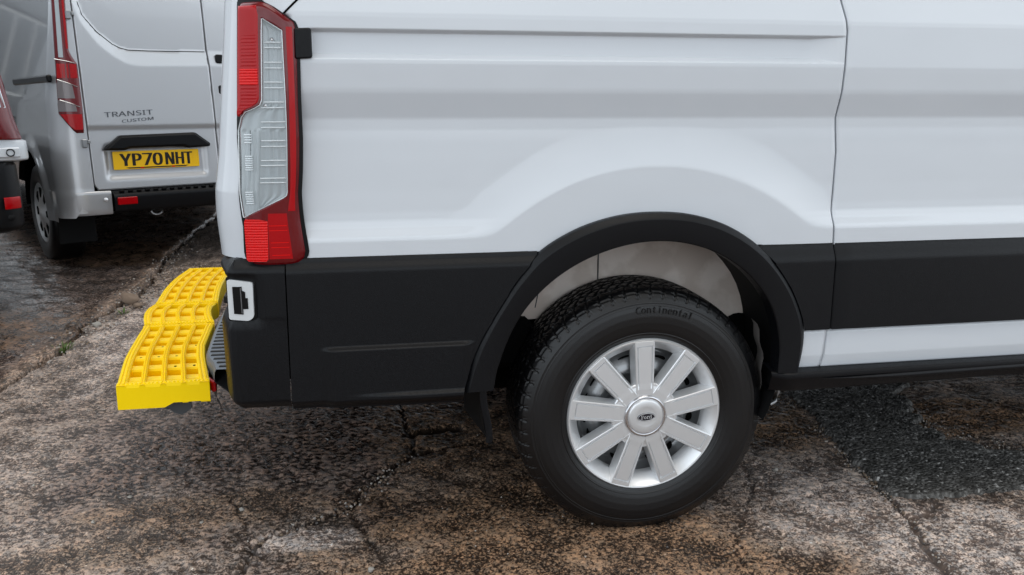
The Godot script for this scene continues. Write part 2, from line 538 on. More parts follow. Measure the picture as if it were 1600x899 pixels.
func build_ground() -> void:
	var G := 2048; var S := 4.2; var O := Vector2(-2.35, -3.4)
	var grey := [Color8(168, 151, 139), Color8(68, 58, 52), Vector3(0.35, 0.3, 0.35)]
	var tamp_shaded := [Color8(126, 107, 97), Color8(38, 31, 28), Vector3(1.0, 0.1, 0.8)]  # tamped ridges, damp; shade under the van also painted into the colour
	var brown := [Color8(160, 129, 103), Color8(46, 36, 29), Vector3(0.15, 1.0, 0.45)]
	var pale := [Color8(208, 193, 183), Color8(98, 86, 80), Vector3(0.3, 0.3, 0.2)]
	var Z := func(x, z, rx, rz, c, w): return [x, z, rx, rz, c[0], c[1], c[2], w]
	var zones := [
		Z.call(-0.95, -0.95, 0.9, 0.75, tamp_shaded, 1.0), Z.call(-0.5, -2.2, 1.2, 1.0, tamp_shaded, 0.8),
		Z.call(-0.25, -0.05, 0.62, 0.42, brown, 1.0), Z.call(-0.4, -0.75, 0.45, 0.4, brown, 0.8), Z.call(0.65, -0.75, 0.3, 0.28, brown, 0.9), Z.call(0.2, 0.2, 0.35, 0.2, brown, 0.8), Z.call(1.5, -0.6, 0.4, 0.2, brown, 1.0),
		Z.call(-1.25, -0.35, 0.35, 0.12, brown, 0.55), Z.call(-1.5, -0.15, 0.3, 0.1, brown, 0.4),
		Z.call(0.62, -0.1, 0.32, 0.3, pale, 0.9), Z.call(1.0, 0.2, 0.45, 0.25, pale, 1.0), Z.call(-0.9, -0.13, 0.13, 0.07, pale, 1.0), Z.call(-1.75, -0.85, 0.22, 0.3, pale, 0.3), Z.call(-1.72, -0.25, 0.2, 0.12, pale, 0.35), Z.call(-1.9, -2.2, 0.16, 0.9, pale, 0.7)]
	var cracks := [
		[[[-0.614, -1.2], [-0.612, -0.921], [-0.597, -0.828], [-0.59, -0.741], [-0.59, -0.624], [-0.673, -0.526], [-0.714, -0.443], [-0.772, -0.388], [-0.793, -0.311], [-0.876, -0.232], [-1.008, -0.168], [-1.042, -0.109], [-1.1, 0.1]], 0.006, 190],
		[[[-0.793, -0.311], [-0.777, -0.226], [-0.743, -0.122], [-0.7, 0.0]], 0.004, 130],
		[[[-1.042, -0.109], [-1.071, -0.195], [-1.107, -0.327], [-1.147, -0.412]], 0.003, 110],
		[[[-0.59, -0.624], [-0.474, -0.667], [-0.3, -0.7]], 0.006, 170],
		[[[0.99, -0.9], [0.883, -0.543], [0.817, -0.268], [0.791, -0.097], [0.782, -0.038], [0.768, 0.053], [0.738, 0.135], [0.708, 0.226], [0.69, 0.308], [0.68, 0.6]], 0.007, 210],
		[[[0.768, 0.053], [0.849, 0.012], [0.925, -0.033]], 0.006, 190],
		[[[0.474, -0.4], [0.403, -0.185], [0.34, -0.077], [0.242, 0.049], [0.2, 0.2]], 0.004, 120],
		[[[0.349, -0.075], [0.468, -0.093], [0.665, -0.182]], 0.003, 100],
		[[[-1.531, -0.258], [-1.505, -0.158], [-1.49, 0.1]], 0.003, 110],
		[[[-1.65, -1.485], [-1.525, -1.752], [-1.476, -2.107]], 0.004, 130],
		[[[-0.61, -0.80], [-0.5, -0.84], [-0.42, -0.83]], 0.02, 200],
		[[[-2.0, -2.9], [-1.85, -3.1], [-1.8, -3.4]], 0.012, 180], [[[-1.98, -3.2], [-1.8, -2.95]], 0.009, 170]]
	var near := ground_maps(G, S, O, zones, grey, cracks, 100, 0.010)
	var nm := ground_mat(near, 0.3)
	var hi: Image = near[3].duplicate(); hi.resize(512, 512, Image.INTERPOLATE_BILINEAR)
	var ci: Image = near[4].duplicate(); ci.resize(512, 512, Image.INTERPOLATE_BILINEAR)
	var hd := hi.get_data(); var cd := ci.get_data()
	var hs := func(x: float, z: float) -> float:
		var i := posmod(int((x - O.x) / S * 512.0), 512); var j := posmod(int((z - O.y) / S * 512.0), 512)
		return (hd[j * 512 + i] - 128) / 128.0 * 0.006 - cd[j * 512 + i] / 255.0 * 0.014
	var bumpy := FastNoiseLite.new(); bumpy.seed = 4; bumpy.frequency = 1.6; bumpy.fractal_octaves = 2
	var xs := spaced([[-2.3, 0.011], [1.75, 0.06], [3.0, 0.4], [14.0]])
	var zs := spaced([[-14.0, 0.4], [-6.0, 0.06], [-3.3, 0.011], [0.75, 0.06], [2.0, 0.4], [14.0]])
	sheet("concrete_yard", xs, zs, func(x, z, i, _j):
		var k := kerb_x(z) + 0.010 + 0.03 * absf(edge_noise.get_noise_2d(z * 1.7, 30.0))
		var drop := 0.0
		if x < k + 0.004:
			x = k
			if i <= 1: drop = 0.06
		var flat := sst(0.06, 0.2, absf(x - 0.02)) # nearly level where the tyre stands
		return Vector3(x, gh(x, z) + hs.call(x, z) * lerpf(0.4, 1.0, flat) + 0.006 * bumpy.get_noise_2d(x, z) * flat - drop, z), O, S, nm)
	# higher slab on the left, behind the broken edge
	var wet := [Color8(136, 116, 104), Color8(58, 48, 43), Vector3(0.5, 0.3, 0.8)]
	var tan := [Color8(168, 146, 130), Color8(82, 68, 58), Vector3(0.3, 0.4, 0.2)]
	var mud := [Color8(120, 94, 74), Color8(42, 34, 28), Vector3(0.4, 0.5, 0.7)]
	var S2 := 6.0; var O2 := Vector2(-7.6, -6.0)
	var z2 := [Z.call(-2.9, -3.0, 0.8, 1.2, [Color8(108, 97, 92), Color8(54, 47, 44), Vector3(0.5, 0.1, 1.0)], 0.8), Z.call(-2.75, -2.2, 0.7, 0.5, mud, 0.7), Z.call(-2.5, -3.9, 0.7, 0.45, mud, 0.9), Z.call(-3.4, -4.4, 0.6, 0.4, mud, 0.7),
		Z.call(-2.18, -1.6, 0.13, 0.5, tan, 1.0), Z.call(-2.17, -3.1, 0.1, 0.9, tan, 0.9), Z.call(-2.2, -4.2, 0.15, 0.5, tan, 0.7)]
	var far := ground_maps(1536, S2, O2, z2, wet, [[[[-2.2, -3.6], [-2.8, -2.7], [-3.6, -2.3]], 0.006, 100], [[[-2.4, -4.2], [-3.0, -4.5]], 0.006, 90]], 200, 0.016)
	var fm := ground_mat(far, 0.3)
	var rx := spaced([[-14.0, 0.4], [-5.0, 0.08], [-3.2, 0.025], [-2.0]])
	var xe := rx.size() - 1
	sheet("raised_slab", rx, spaced([[-14.0, 0.4], [-6.0, 0.06], [-4.5, 0.02], [-1.2, 0.06], [2.0, 0.4], [14.0]]), func(x, z, i, _j):
		var k := kerb_x(z) - 0.012
		var y := gh(x, z) + lerpf(0.024, 0.008, sst(-2.4, -1.6, z)) + 0.008 * bumpy.get_noise_2d(x, z) + 0.012 * edge_noise.get_noise_2d(x * 2.0, z * 2.0 + 9.0)
		if i >= xe - 6: # broken, rounded lip
			var q: int = i - (xe - 6)
			x = k - [0.05, 0.03, 0.018, 0.008, 0.003, 0.0, -0.003][q] + 0.012 * edge_noise.get_noise_2d(z * 3.0, q * 9.0)
			y -= [0.0, 0.001, 0.003, 0.008, 0.02, 0.05, 0.1][q] + 0.006 * absf(edge_noise.get_noise_2d(z * 4.0, q * 5.0 + 50.0))
		else: x = minf(x, k - 0.055)
		return Vector3(x, y, z), O2, S2, fm, 1.0)
	# ground out to the horizon, below the slabs
	var gm := ground_mat(far, 0.3)
	sheet("ground", spaced([[-200.0, 20.0], [-20.0, 4.0], [20.0, 20.0], [200.0]]), spaced([[-200.0, 20.0], [-20.0, 4.0], [20.0, 20.0], [200.0]]), func(x, z, _i, _j): return Vector3(x, -0.09, z), O2, S2, gm)
	# asphalt patch
	var AZ := 1024
	var C := nbytes(AZ, AZ, 0.09, 1, 31, true); var V := nbytes(AZ, AZ, 0.09, 1, 31, true, 1, true); var N := nbytes(AZ, AZ, 0.012, 5, 33)
	var al := PackedByteArray(); al.resize(AZ * AZ * 3)
	var ht := PackedByteArray(); ht.resize(AZ * AZ)
	for k in AZ * AZ:
		var h := clampi(255 - C[k] * 3 / 2 + (N[k] - 128) / 2, 0, 255)
		var t := 74 + (V[k] - 110) * h / 560 + (N[k] - 128) / 5
		if V[k] > 242: t += 45
		al[k * 3] = clampi(t + 3, 12, 200); al[k * 3 + 1] = clampi(t + 1, 12, 200); al[k * 3 + 2] = clampi(t - 2, 12, 200)
		ht[k] = h
	var am := StandardMaterial3D.new()
	am.albedo_texture = ImageTexture.create_from_image(Image.create_from_data(AZ, AZ, false, Image.FORMAT_RGB8, al))
	am.heightmap_enabled = true
	am.heightmap_texture = ImageTexture.create_from_image(Image.create_from_data(AZ, AZ, false, Image.FORMAT_L8, ht))
	am.heightmap_scale = 0.6
	am.roughness = 0.72
	var an := FastNoiseLite.new(); an.seed = 9; an.frequency = 14.0; an.fractal_octaves = 3
	var AL := []; var AR := []
	for e in asphalt_edge:
		AL.append([e[0], e[1]]); AR.append([e[0], e[2]])
	var az := spaced([[-0.97, 0.008], [-0.046]])
	var mb := MB.new()
	var nu := 110
	mb.grid(nu, az.size() - 1, func(i, j):
		var z: float = az[j]
		var a := lerp_table(AL, z) + 0.03 * an.get_noise_2d(z * 1.6, 1.0)
		var b := lerp_table(AR, z) + 0.09 * an.get_noise_2d(z * 0.7, 7.0)
		var u := float(i) / nu
		var x := lerpf(a, b, u)
		var e := minf(minf((x - a) / 0.014, (b - x) / 0.02), (-0.046 - z) / 0.014)
		var zz := z + 0.016 * an.get_noise_2d(x, 3.0) * sst(-0.2, -0.05, z)
		return Vector3(x, gh(x, zz) + lerpf(-0.014, 0.013, clampf(e, 0, 1)) + 0.006 * an.get_noise_2d(x * 2.0, zz * 2.0), zz), true)
	for k in mb.v.size(): mb.uv[k] = Vector2(mb.v[k].x, mb.v[k].z) / 0.9
	part("asphalt_patch", mb, am, self).set_meta("kind", "structure")

# ---------------------------------------------------------------- white van
const CR := 0.13
const CX := -0.93
const SEAM := [[0.44, 0.471], [0.517, 0.481], [0.566, 0.483], [0.675, 0.482], [0.798, 0.48], [0.878, 0.476], [0.928, 0.478], [1.025, 0.478], [1.112, 0.469], [1.167, 0.469], [1.244, 0.469], [1.32, 0.467], [1.35, 0.462], [1.394, 0.45], [2.4, 0.45]]
const ARCH_OUT := [[-35.0, 0.408], [3.0, 0.43], [17.0, 0.456], [26.0, 0.4605], [36.0, 0.462], [49.0, 0.463], [64.0, 0.461], [75.0, 0.4565], [88.0, 0.451], [104.0, 0.4505], [116.0, 0.4525], [128.0, 0.454], [138.0, 0.447], [150.0, 0.443], [163.0, 0.454], [178.0, 0.476], [215.0, 0.52]]
const ARCH_IN := [[-35.0, 0.348], [5.0, 0.369], [21.0, 0.383], [32.0, 0.390], [45.0, 0.391], [59.0, 0.389], [72.0, 0.385], [92.0, 0.379], [107.0, 0.376], [120.0, 0.377], [133.0, 0.380], [148.0, 0.384], [161.0, 0.386], [170.0, 0.391], [215.0, 0.41]]
const AC := Vector2(-0.0225, 0.436)

func rear_shift(y: float) -> float:
	return 0.115 * maxf(0.0, y - 0.95) - 0.006 * exp(-pow((y - 0.9) / 0.08, 2.0))

func white_profile(y: float) -> float: # how far the side stands in from its outermost line
	return lerp_table([[0.44, 0.0], [0.835, 0.0], [0.842, 0.002], [0.862, 0.013], [0.878, 0.0175], [0.90, 0.019], [0.95, 0.0205], [1.02, 0.0215], [1.09, 0.023], [1.115, 0.0225], [1.135, 0.0165], [1.172, 0.005], [1.182, 0.0035], [1.236, 0.0], [1.335, 0.0], [1.345, 0.001], [1.375, 0.008], [1.40, 0.014], [1.8, 0.07], [2.2, 0.14], [2.35, 0.2], [2.45, 0.34]], y)

func rail_recess(x: float, y: float) -> float: # groove for the sliding door
	var taper := clampf((x - 0.385) / 0.075, 0.0, 1.0)
	var lo := 1.2455 ; var hi := 1.309
	var in_lo := lerpf(1.257, 1.2462, taper); var in_hi := lerpf(1.3045, 1.3085, taper)
	var depth := lerpf(0.016, 0.003, taper)
	if y <= lo or y >= hi: return 0.0
	if y < in_lo: return depth * (y - lo) / (in_lo - lo)
	if y > in_hi: return depth * (hi - y) / (hi - in_hi)
	return depth

func white_inset(x: float, y: float) -> float:
	var p := white_profile(y)
	if y < 1.12:
		# the arch stands out flush with the sill line
		var d := Vector2(x - 0.0, y - 0.412)
		var r := Vector2(d.x * 0.985, d.y).length() - 0.588
		var t := clampf(r / 0.105, 0.0, 1.0)
		var w := 1.0 - (1.0 - t) * (1.0 - t)
		p = lerpf(0.0095 * sst(0.42, 0.1, absf(x)), p, w)
	if x < 0.47 and x > -0.86: p += rail_recess(x, y)
	return p

func shell(s: float, y: float, off: float) -> Vector3:
	var x: float; var z: float; var nx: float; var nz: float
	if s >= 0.0:
		x = CX + s; z = 0.0; nx = 0.0; nz = 1.0
	elif s > -CR * PI / 2.0:
		var p := -s / CR
		nx = -sin(p); nz = cos(p)
		x = CX + CR * nx; z = -CR + CR * nz
	else:
		x = CX - CR; z = -CR + (s + CR * PI / 2.0); nx = -1.0; nz = 0.0
	x += rear_shift(y) * (1.0 - sst(0.0, 0.45, s))
	return Vector3(x + nx * off, y, z + nz * off)

func arch_pt(t: Array, deg: float) -> Vector2:
	var r := smooth_table(t, deg)
	return AC + Vector2(cos(deg_to_rad(deg)), sin(deg_to_rad(deg))) * r

func arch_table(t: Array, by_x: bool) -> Array: # outline as [[x, y]] rising in x
	var o := []
	for k in range(0, 181):
		var p := arch_pt(t, 178.0 - k * 0.97)
		if o.is_empty() or p.x > o[-1][0] + 1e-4: o.append([p.x, p.y])
	return o

func build_white_van() -> void:
	var van := thing("white_van", "big white van with black lower cladding and nine-spoke rear wheel, filling the photo", "van")
	var top := arch_table(ARCH_OUT, true)
	var ybot := func(x: float) -> float:
		if x < -0.325: return 0.798
		if x > 0.285: return 0.795
		return maxf(0.796, lerp_table(top, x) - 0.006)
	# --- rear quarter panel, one skin from round the rear corner to the door gap
	var ss := spaced([[-0.55, 0.05], [-0.22, 0.008], [1.401]])
	var ys := spaced([[0.79, 0.004], [1.23, 0.0018], [1.35, 0.006], [1.42, 0.03], [2.45]])
	var nx := ss.size() - 1
	var q := MB.new()
	q.grid(nx + 2, ys.size(), func(i, j):
		var s: float = ss[mini(i, nx)]
		var x := CX + s
		var yb: float = ybot.call(x)
		var y: float = maxf(ys[maxi(j - 1, 0)], yb)
		var side := sst(-0.06, 0.06, s)
		var ins := white_inset(x, y) * side + (1.0 - side) * (white_profile(y) * sst(-0.2, 0.0, s) if y > 1.38 else 0.0)
		if j == 0: ins += 0.012
		if y < 1.34 and y > 0.8 and s < 0.07 and s > -0.08: # cut-out behind the lamp
			ins += 0.035 * sst(0.004, 0.014, minf(s + lerpf(0.05, 0.082, (y - 0.8) / 0.54), lerpf(0.076, 0.03, sst(0.85, 1.34, y)) - s)) * sst(0.8, 0.81, y) * sst(1.34, 1.325, y)
		var p := shell(s, y, -ins)
		p.x += (lerp_table(SEAM, y) - 0.4715) * sst(0.2, 0.46, p.x)
		if i > nx: # edge folded in at the door gap
			p.x += 0.0015 * (2 - i + nx) ; p.z -= 0.004 + 0.012 * (i - nx - 1)
		return p)
	part("rear_quarter_panel", q, M.white, van)
	# --- sliding door skin
	var d := MB.new()
	var ds := spaced([[0.0, 0.01], [0.1, 0.04], [2.0]])
	var dnx := ds.size() - 1
	d.grid(dnx + 2, ys.size(), func(i, j):
		var y: float = maxf(ys[maxi(j - 1, 0)], 0.79)
		var seam := lerp_table(SEAM, y) + 0.0055
		var k := maxi(i - 2, 0)
		var x := seam + ds[k]
		var ins := white_profile(y)
		if i < 2:
			ins += [0.018, 0.004][i]; x = seam - 0.0012 * (1 - i)
		if j == 0: ins += 0.012
		return Vector3(x, y, -ins))
	part("side_door", d, M.white, van)
	# --- rest of the body: front, far side, roof, rear doors
	var body := MB.new()
	var loop := [Vector2(2.46, -0.02), Vector2(3.55, -0.02), Vector2(4.2, -0.3), Vector2(4.35, -0.8), Vector2(4.35, -1.25), Vector2(4.2, -1.75), Vector2(3.55, -2.03), Vector2(-0.9, -2.03), Vector2(-0.99, -2.0), Vector2(-1.03, -1.94)]
	var bh := [0.5, 0.8, 1.1, 1.4, 2.2, 2.4, 2.5]
	body.grid(loop.size() - 1, bh.size() - 1, func(i, j):
		var p: Vector2 = loop[i]
		var h: float = bh[j]
		var nose := sst(1.0, 2.3, h) * 1.5 * sst(3.2, 4.3, p.x)
		var xx := p.x - nose + (rear_shift(h) if p.x < 0 else 0.0)
		var zz := lerpf(p.y, -1.02, (0.02 if h < 1.4 else 0.12 if h < 2.45 else 0.34) if absf(p.y + 1.02) > 0.9 else 0.0)
		return Vector3(xx, h, zz), true)
	part("body_shell", body, M.white, van)
	for side in [0, 1]:
		var rd := MB.new()
		var z0: float = [-0.43, -1.034][side]; var z1: float = [-1.03, -1.97][side]
		rd.grid(13, 26, func(i, j):
			var y := lerpf(0.49, 2.44, j / 26.0)
			var z := lerpf(z0, z1, clampf((i - 1) / 11.0, 0, 1))
			var fold := 0.02 if i == 0 or i == 13 else 0.0
			var x := CX - CR + rear_shift(y) + 0.004 + fold + 0.35 * pow(maxf(0.0, y - 2.25), 1.5)
			return Vector3(x + 0.05 * sst(-1.85, -1.97, z), y, z))
		var rdo := part("rear_door", rd, M.white, van)
		part("door_handle", MB.new().box(T(Vector3(-1.07 + rear_shift(1.15), 1.15, -1.032 + [0.06, -0.06][side])), Vector3(0.03, 0.12, 0.04), 0.01), M.black, rdo)
	part("roof", MB.new().box(T(Vector3(0.9, 2.44, -1.02)), Vector3(3.6, 0.03, 1.6), 0.01), M.white, van)
	var core := MB.new()  # underbody; several low boxes are added to block light
	core.box(T(Vector3(1.6, 0.62, -1.02)), Vector3(5.0, 0.2, 1.3), 0.01)
	core.box(T(Vector3(-0.7, 0.62, -1.0)), Vector3(0.5, 0.24, 1.9), 0.01)
	core.box(T(Vector3(1.45, 0.62, -0.3)), Vector3(2.0, 0.24, 0.44), 0.01)
	core.box(T(Vector3(0.0, 0.43, -0.62)), Vector3(1.3, 0.32, 0.3), 0.02)  # added fill, low enough to darken the gap behind the wheel
	core.box(T(Vector3(-0.62, 0.5, -0.5)), Vector3(0.7, 0.14, 0.6), 0.02)
	core.box(T(Vector3(0.475, 1.05, -0.08)), Vector3(0.1, 1.1, 0.05), 0.004)
	core.box(T(Vector3(0.6, 0.4, -1.3)), Vector3(3.2, 0.3, 0.5), 0.04)  # tank and exhaust mass, enlarged to keep light out from below
	core.box(T(Vector3(1.2, 0.42, -1.98)), Vector3(4.4, 0.2, 0.06), 0.02)  # far-side skirts, added to stop light coming from beyond
	core.box(T(Vector3(-0.8, 0.45, -1.97)), Vector3(0.6, 0.2, 0.06), 0.02)
	part("underbody", core, M.under, van)
	for p in [[0.0, -1.99, PI], [3.3, -1.99, PI], [3.3, -0.04, 0.0]]:
		var pw := make_plain_wheel()
		pw.name = "far_wheel" if p[1] < -1.0 else "front_wheel"
		van.add_child(pw, true)
		pw.position = Vector3(p[0], 0.33 + gh(p[0], p[1]), p[1])
		pw.rotation.y = p[2]
	# --- rear wheel arch: inner wall, dark gaps, flange
	var wall := MB.new()
	wall.grid(24, 8, func(i, j):
		var x := lerpf(-0.43, 0.43, i / 24.0)
		var lo := 0.56 if x < -0.1 else lerpf(0.56, 0.53, (x + 0.1) / 0.53)
		var y := lerpf(lo, 0.9, j / 8.0)
		return Vector3(x, y, -0.245 + 0.004 * sin(x * 40.0)))
	var lin := part("wheel_housing", wall, M.white_dirty, van)
	for k in [[-0.08, 0.75, 0.0], [-0.24, 0.69, -0.2]]:
		part("weld_seam", MB.new().box(T(Vector3(k[0], k[1], -0.243), Vector3(0, 0, k[2])), Vector3(0.003, 0.2, 0.004), 0.001), M.steel_bracket, lin)
	var hood := MB.new() # roof of the housing from lip to wall
	hood.grid(40, 4, func(i, j):
		var p := arch_pt(ARCH_IN, lerpf(-20.0, 200.0, i / 40.0))
		p = AC + (p - AC) * 1.06
		return Vector3(p.x, p.y, lerpf(-0.015, -0.34, j / 4.0)))
	part("arch_liner", hood, M.black_soft, van)
	var fl := MB.new()
	fl.grid(6, 14, func(i, j):
		var a := lerpf(-16.0, 22.0, j / 14.0)
		var p := AC + Vector2(cos(deg_to_rad(a)), sin(deg_to_rad(a))) * (0.358 - 0.012 * sin(j * 1.3) * 0.3)
		return Vector3(p.x + 0.012 * (i / 6.0), p.y, lerpf(-0.05, -0.11, i / 6.0)))
	part("arch_flange", fl, mat(Color(0.42, 0.4, 0.39), 0.8), van)
	var ax := MB.new()
	ax.tube([Vector3(0, 0.335, -0.2), Vector3(0, 0.335, -1.85)], 0.07, 16)
	ax.box(T(Vector3(0.15, 0.44, -0.42)), Vector3(1.5, 0.04, 0.07), 0.01)
	part("rear_axle", ax, M.under, van)
	var bs := MB.new()
	bs.lathe([Vector2(0.0, -0.05), Vector2(0.05, -0.05), Vector2(0.055, 0.0), Vector2(0.05, 0.05), Vector2(0.0, 0.05)], 20)
	var bump := part("bump_stop", bs, M.under, van)
	bump.position = Vector3(0.35, 0.5, -0.28)
	var damper := MB.new()
	damper.tube([Vector3(0.38, 0.28, -0.3), Vector3(0.36, 0.56, -0.3)], 0.032, 14)
	part("damper", damper, M.under, van)
	# --- black wheel arch trim
	var trim := MB.new()
	var prof := [[0.0, -0.012], [0.0, 0.008], [0.03, 0.013], [0.17, 0.022], [0.23, 0.024], [0.95, 0.021], [1.0, 0.016], [1.0, -0.03]]
	var tn := 120
	trim.grid(tn, prof.size() - 1, func(i, j):
		var a := lerpf(213.0, -33.0, float(i) / tn)
		# both ends are cut level
		var po := arch_pt(ARCH_OUT, a); var pi := arch_pt(ARCH_IN, a)
		var p := po.lerp(pi, prof[j][0])
		var cut := 0.452
		if p.y < cut:
			p.y = cut
			var aa := 178.0 if p.x < 0 else 3.0
			var o := arch_pt(ARCH_OUT, aa); var n := arch_pt(ARCH_IN, aa)
			p.x = lerpf(o.x, n.x, prof[j][0])
		return Vector3(p.x, p.y, prof[j][1]))
	# split the profile at hard edges by flat shading the bevel: rebuilt as three bands
	var trim2 := MB.new()
	for band in [[0, 2], [2, 4], [4, 6], [6, 7]]:
		trim2.grid(tn, band[1] - band[0], func(i, j): return trim.v[(band[0] + j) * (tn + 1) + i])
	part("wheel_arch_trim", trim2, M.black, van)
	# --- black side cladding behind the arch, back to the bumper seam
	var outl := func(y: float) -> float: # x of the arch trim's outer edge on its rear side
		for k in 120:
			var p := arch_pt(ARCH_OUT, 128.0 + k * 0.5)
			if p.y < y: return p.x + 0.004
		return -0.49
	var outr := func(y: float) -> float:
		for k in 120:
			var p := arch_pt(ARCH_OUT, 49.0 - k * 0.5)
			if p.y < y: return p.x - 0.004
		return 0.41
	var clad_z := func(x: float, y: float) -> float:
		var z := 0.002
		if y > 0.79: z += 0.001
		z += 0.017 * sst(0.7985, 0.764, y)
		var win := sst(-0.83, -0.8, x)
		z += 0.012 * win * clampf((0.584 - y) / 0.007, 0.0, 1.0) * sst(-0.465, -0.49, x)
		z += 0.009 * sst(-0.78, -0.6, x) * clampf((0.4665 - y) / 0.006, 0.0, 1.0)
		z -= 0.02 * sst(0.452, 0.43, y)
		return z
	var cy := spaced([[0.428, 0.004], [0.452, 0.002], [0.47, 0.01], [0.57, 0.002], [0.59, 0.01], [0.76, 0.003], [0.7975]])
	var cl := MB.new()
	cl.grid(60, cy.size(), func(i, j):
		var y: float = cy[mini(j, cy.size() - 1)]
		var x0 := lerpf(-0.9036, -0.8985, (y - 0.44) / 0.34)
		var x1: float = outl.call(maxf(y, 0.458)) if y < 0.79 else -0.306
		var x := lerpf(x0, x1, i / 60.0)
		var z: float = clad_z.call(x, y)
		if j == cy.size(): z = -0.02
		return Vector3(x, y, z))
	part("rear_side_cladding", cl, M.black, van)
	# --- cladding between arch and door, and on the door
	var fy := spaced([[0.566, 0.03], [0.74, 0.003], [0.7945]])
	var f_z := func(y: float) -> float: return 0.001 + 0.017 * sst(0.797, 0.748, y)
	var f1 := MB.new()
	f1.grid(20, fy.size(), func(i, j):
		var y: float = fy[mini(j, fy.size() - 1)]
		var x := lerpf(outr.call(y), lerp_table(SEAM, y), i / 20.0)
		return Vector3(x, y, f_z.call(y) if j < fy.size() else -0.02))
	part("front_side_cladding", f1, M.black, van)
	var f2 := MB.new()
	f2.grid(41, fy.size(), func(i, j):
		var y: float = fy[mini(j, fy.size() - 1)]
		var seam := lerp_table(SEAM, y) + 0.0065
		var x := lerpf(seam, 2.47, maxf(i - 1, 0) / 40.0)
		return Vector3(x, y, (f_z.call(y) if j < fy.size() else -0.02) - (0.02 if i == 0 else 0.0)))
	part("door_cladding", f2, M.black, van)
	# --- white sill strip
	var wy := [[0.452, -0.016], [0.456, -0.003], [0.462, 0.0], [0.488, 0.004], [0.494, 0.0055], [0.552, 0.004], [0.560, 0.002], [0.5635, -0.004], [0.5655, -0.02]]
	var w1 := MB.new(); var w2 := MB.new()
	w1.grid(11, 8, func(i, j):
		var y: float = wy[j][0]
		return Vector3(lerpf(outr.call(maxf(y, 0.46)) - 0.003, lerp_table(SEAM, y), minf(i, 10) / 10.0), y, wy[j][1] - (0.02 if i == 11 else 0.0)))
	part("sill_panel", w1, M.white, van)
	w2.grid(41, 8, func(i, j):
		var y: float = wy[j][0]
		return Vector3(lerpf(lerp_table(SEAM, y) + 0.005, 2.47, maxf(i - 1, 0) / 40.0), y, wy[j][1] - (0.02 if i == 0 else 0.0)))
	part("sill_panel", w2, M.white, van)
	# --- black side skirt with its blade
	var ky := [[0.462, -0.03], [0.4565, 0.004], [0.4535, 0.022], [0.4495, 0.027], [0.438, 0.029], [0.4365, 0.026], [0.405, 0.014], [0.396, 0.006], [0.394, -0.06]]
	var sk := MB.new()
	for bnd in [[0, 3], [3, 5], [5, 7], [7, 8]]:
		sk.grid(60, bnd[1] - bnd[0], func(i, j):
			var k: Array = ky[bnd[0] + j]
			var x := lerpf(0.332 + (0.462 - k[0]) * 0.05, 2.47, i / 60.0)
			return Vector3(x, k[0] + 0.006 * sst(0.4, 1.1, x) * (1.0 if bnd[0] + j > 4 else 0.0), k[1] if i > 0 else k[1] - 0.02), true)
	part("side_skirt", sk, M.black, van)
	var bl := MB.new()
	bl.grid(50, 6, func(i, j):
		var x := lerpf(0.418, 2.47, pow(i / 50.0, 1.4))
		var wdt := 0.019 * sst(0.40, 0.75, x)
		var yc := 0.434 - 0.35 * wdt + 0.006 * sst(0.5, 1.1, x)
		var a := lerpf(-PI / 2, PI / 2, j / 6.0)
		return Vector3(x, yc + sin(a) * wdt * 0.55, 0.02 + cos(a) * 0.012 * sst(0.40, 0.55, x)))
	part("skirt_blade", bl, M.black, van)
	part("drain_hook", MB.new().tube([Vector3(0.385, 0.41, -0.06), Vector3(0.392, 0.37, -0.055), Vector3(0.385, 0.345, -0.055), Vector3(0.37, 0.335, -0.055)], 0.005, 8), M.steel, van)
	# --- mud flap
	var mf := MB.new()
	mf.grid(8, 12, func(i, j):
		var y := lerpf(0.30, 0.5, j / 12.0)
		return Vector3(lerpf(-0.452, -0.43, j / 12.0) + 0.03 * sst(0.45, 0.3, y) - 0.005 * (8 - i), y, lerpf(-0.26, -0.012, i / 8.0)), true)
	var mfl := part("mud_flap", mf, M.black_soft, van)
	var ed := MB.new()
	ed.grid(2, 12, func(i, j):
		var y := lerpf(0.30, 0.5, j / 12.0)
		return Vector3(lerpf(-0.452, -0.43, j / 12.0) + 0.03 * sst(0.45, 0.3, y) + [-0.012, 0.0, 0.006][i], y, [-0.012, -0.008, -0.012][i]))
	part("flap_edge", ed, M.black, mfl)
	build_bumper(van)
	build_tail_lamp(van)
	# door rail end cap
	var cap := MB.new()
	cap.plate(rounded([Vector2(-0.852, 1.243), Vector2(-0.815, 1.246), Vector2(-0.815, 1.31), Vector2(-0.852, 1.308)], 0.006), T(Vector3(0, 0, -0.012)), 0.021, 0.003)
	part("rail_end_cap", cap, M.black, van)
	# gap line above the lamp, between the quarter panel and the rear pillar
	var gp := MB.new()
	var gl := [[-0.003, 1.318], [0.02, 1.345], [0.045, 1.372], [0.1, 1.44], [0.135, 1.52], [0.145, 1.7], [0.145, 1.95], [0.145, 2.25]]
	var pts := []
	for g in gl: pts.append(shell(g[0] + CX - CX, g[1], -white_profile(g[1]) + 0.0002))
	gp.tube(pts, 0.0026, 6)
	part("pillar_gap", gp, M.under, van)
	var cover := make_wheel()
	van.add_child(cover)
	cover.position = Vector3(0, 0.335, -0.03)
	cover.name = "rear_wheel"

func rounded(poly: Array, r: float, n := 4) -> PackedVector2Array:
	var o := PackedVector2Array()
	var m := poly.size()
	for k in m:
		var p: Vector2 = poly[k]
		var a: Vector2 = (poly[(k + m - 1) % m] - p); var b: Vector2 = (poly[(k + 1) % m] - p)
		var rr := minf(r, minf(a.length(), b.length()) * 0.45)
		var p0 := p + a.normalized() * rr; var p1 := p + b.normalized() * rr
		for q in n + 1:
			var t := float(q) / n
			o.append(p0.lerp(p, t).lerp(p.lerp(p1, t), t))
	return o

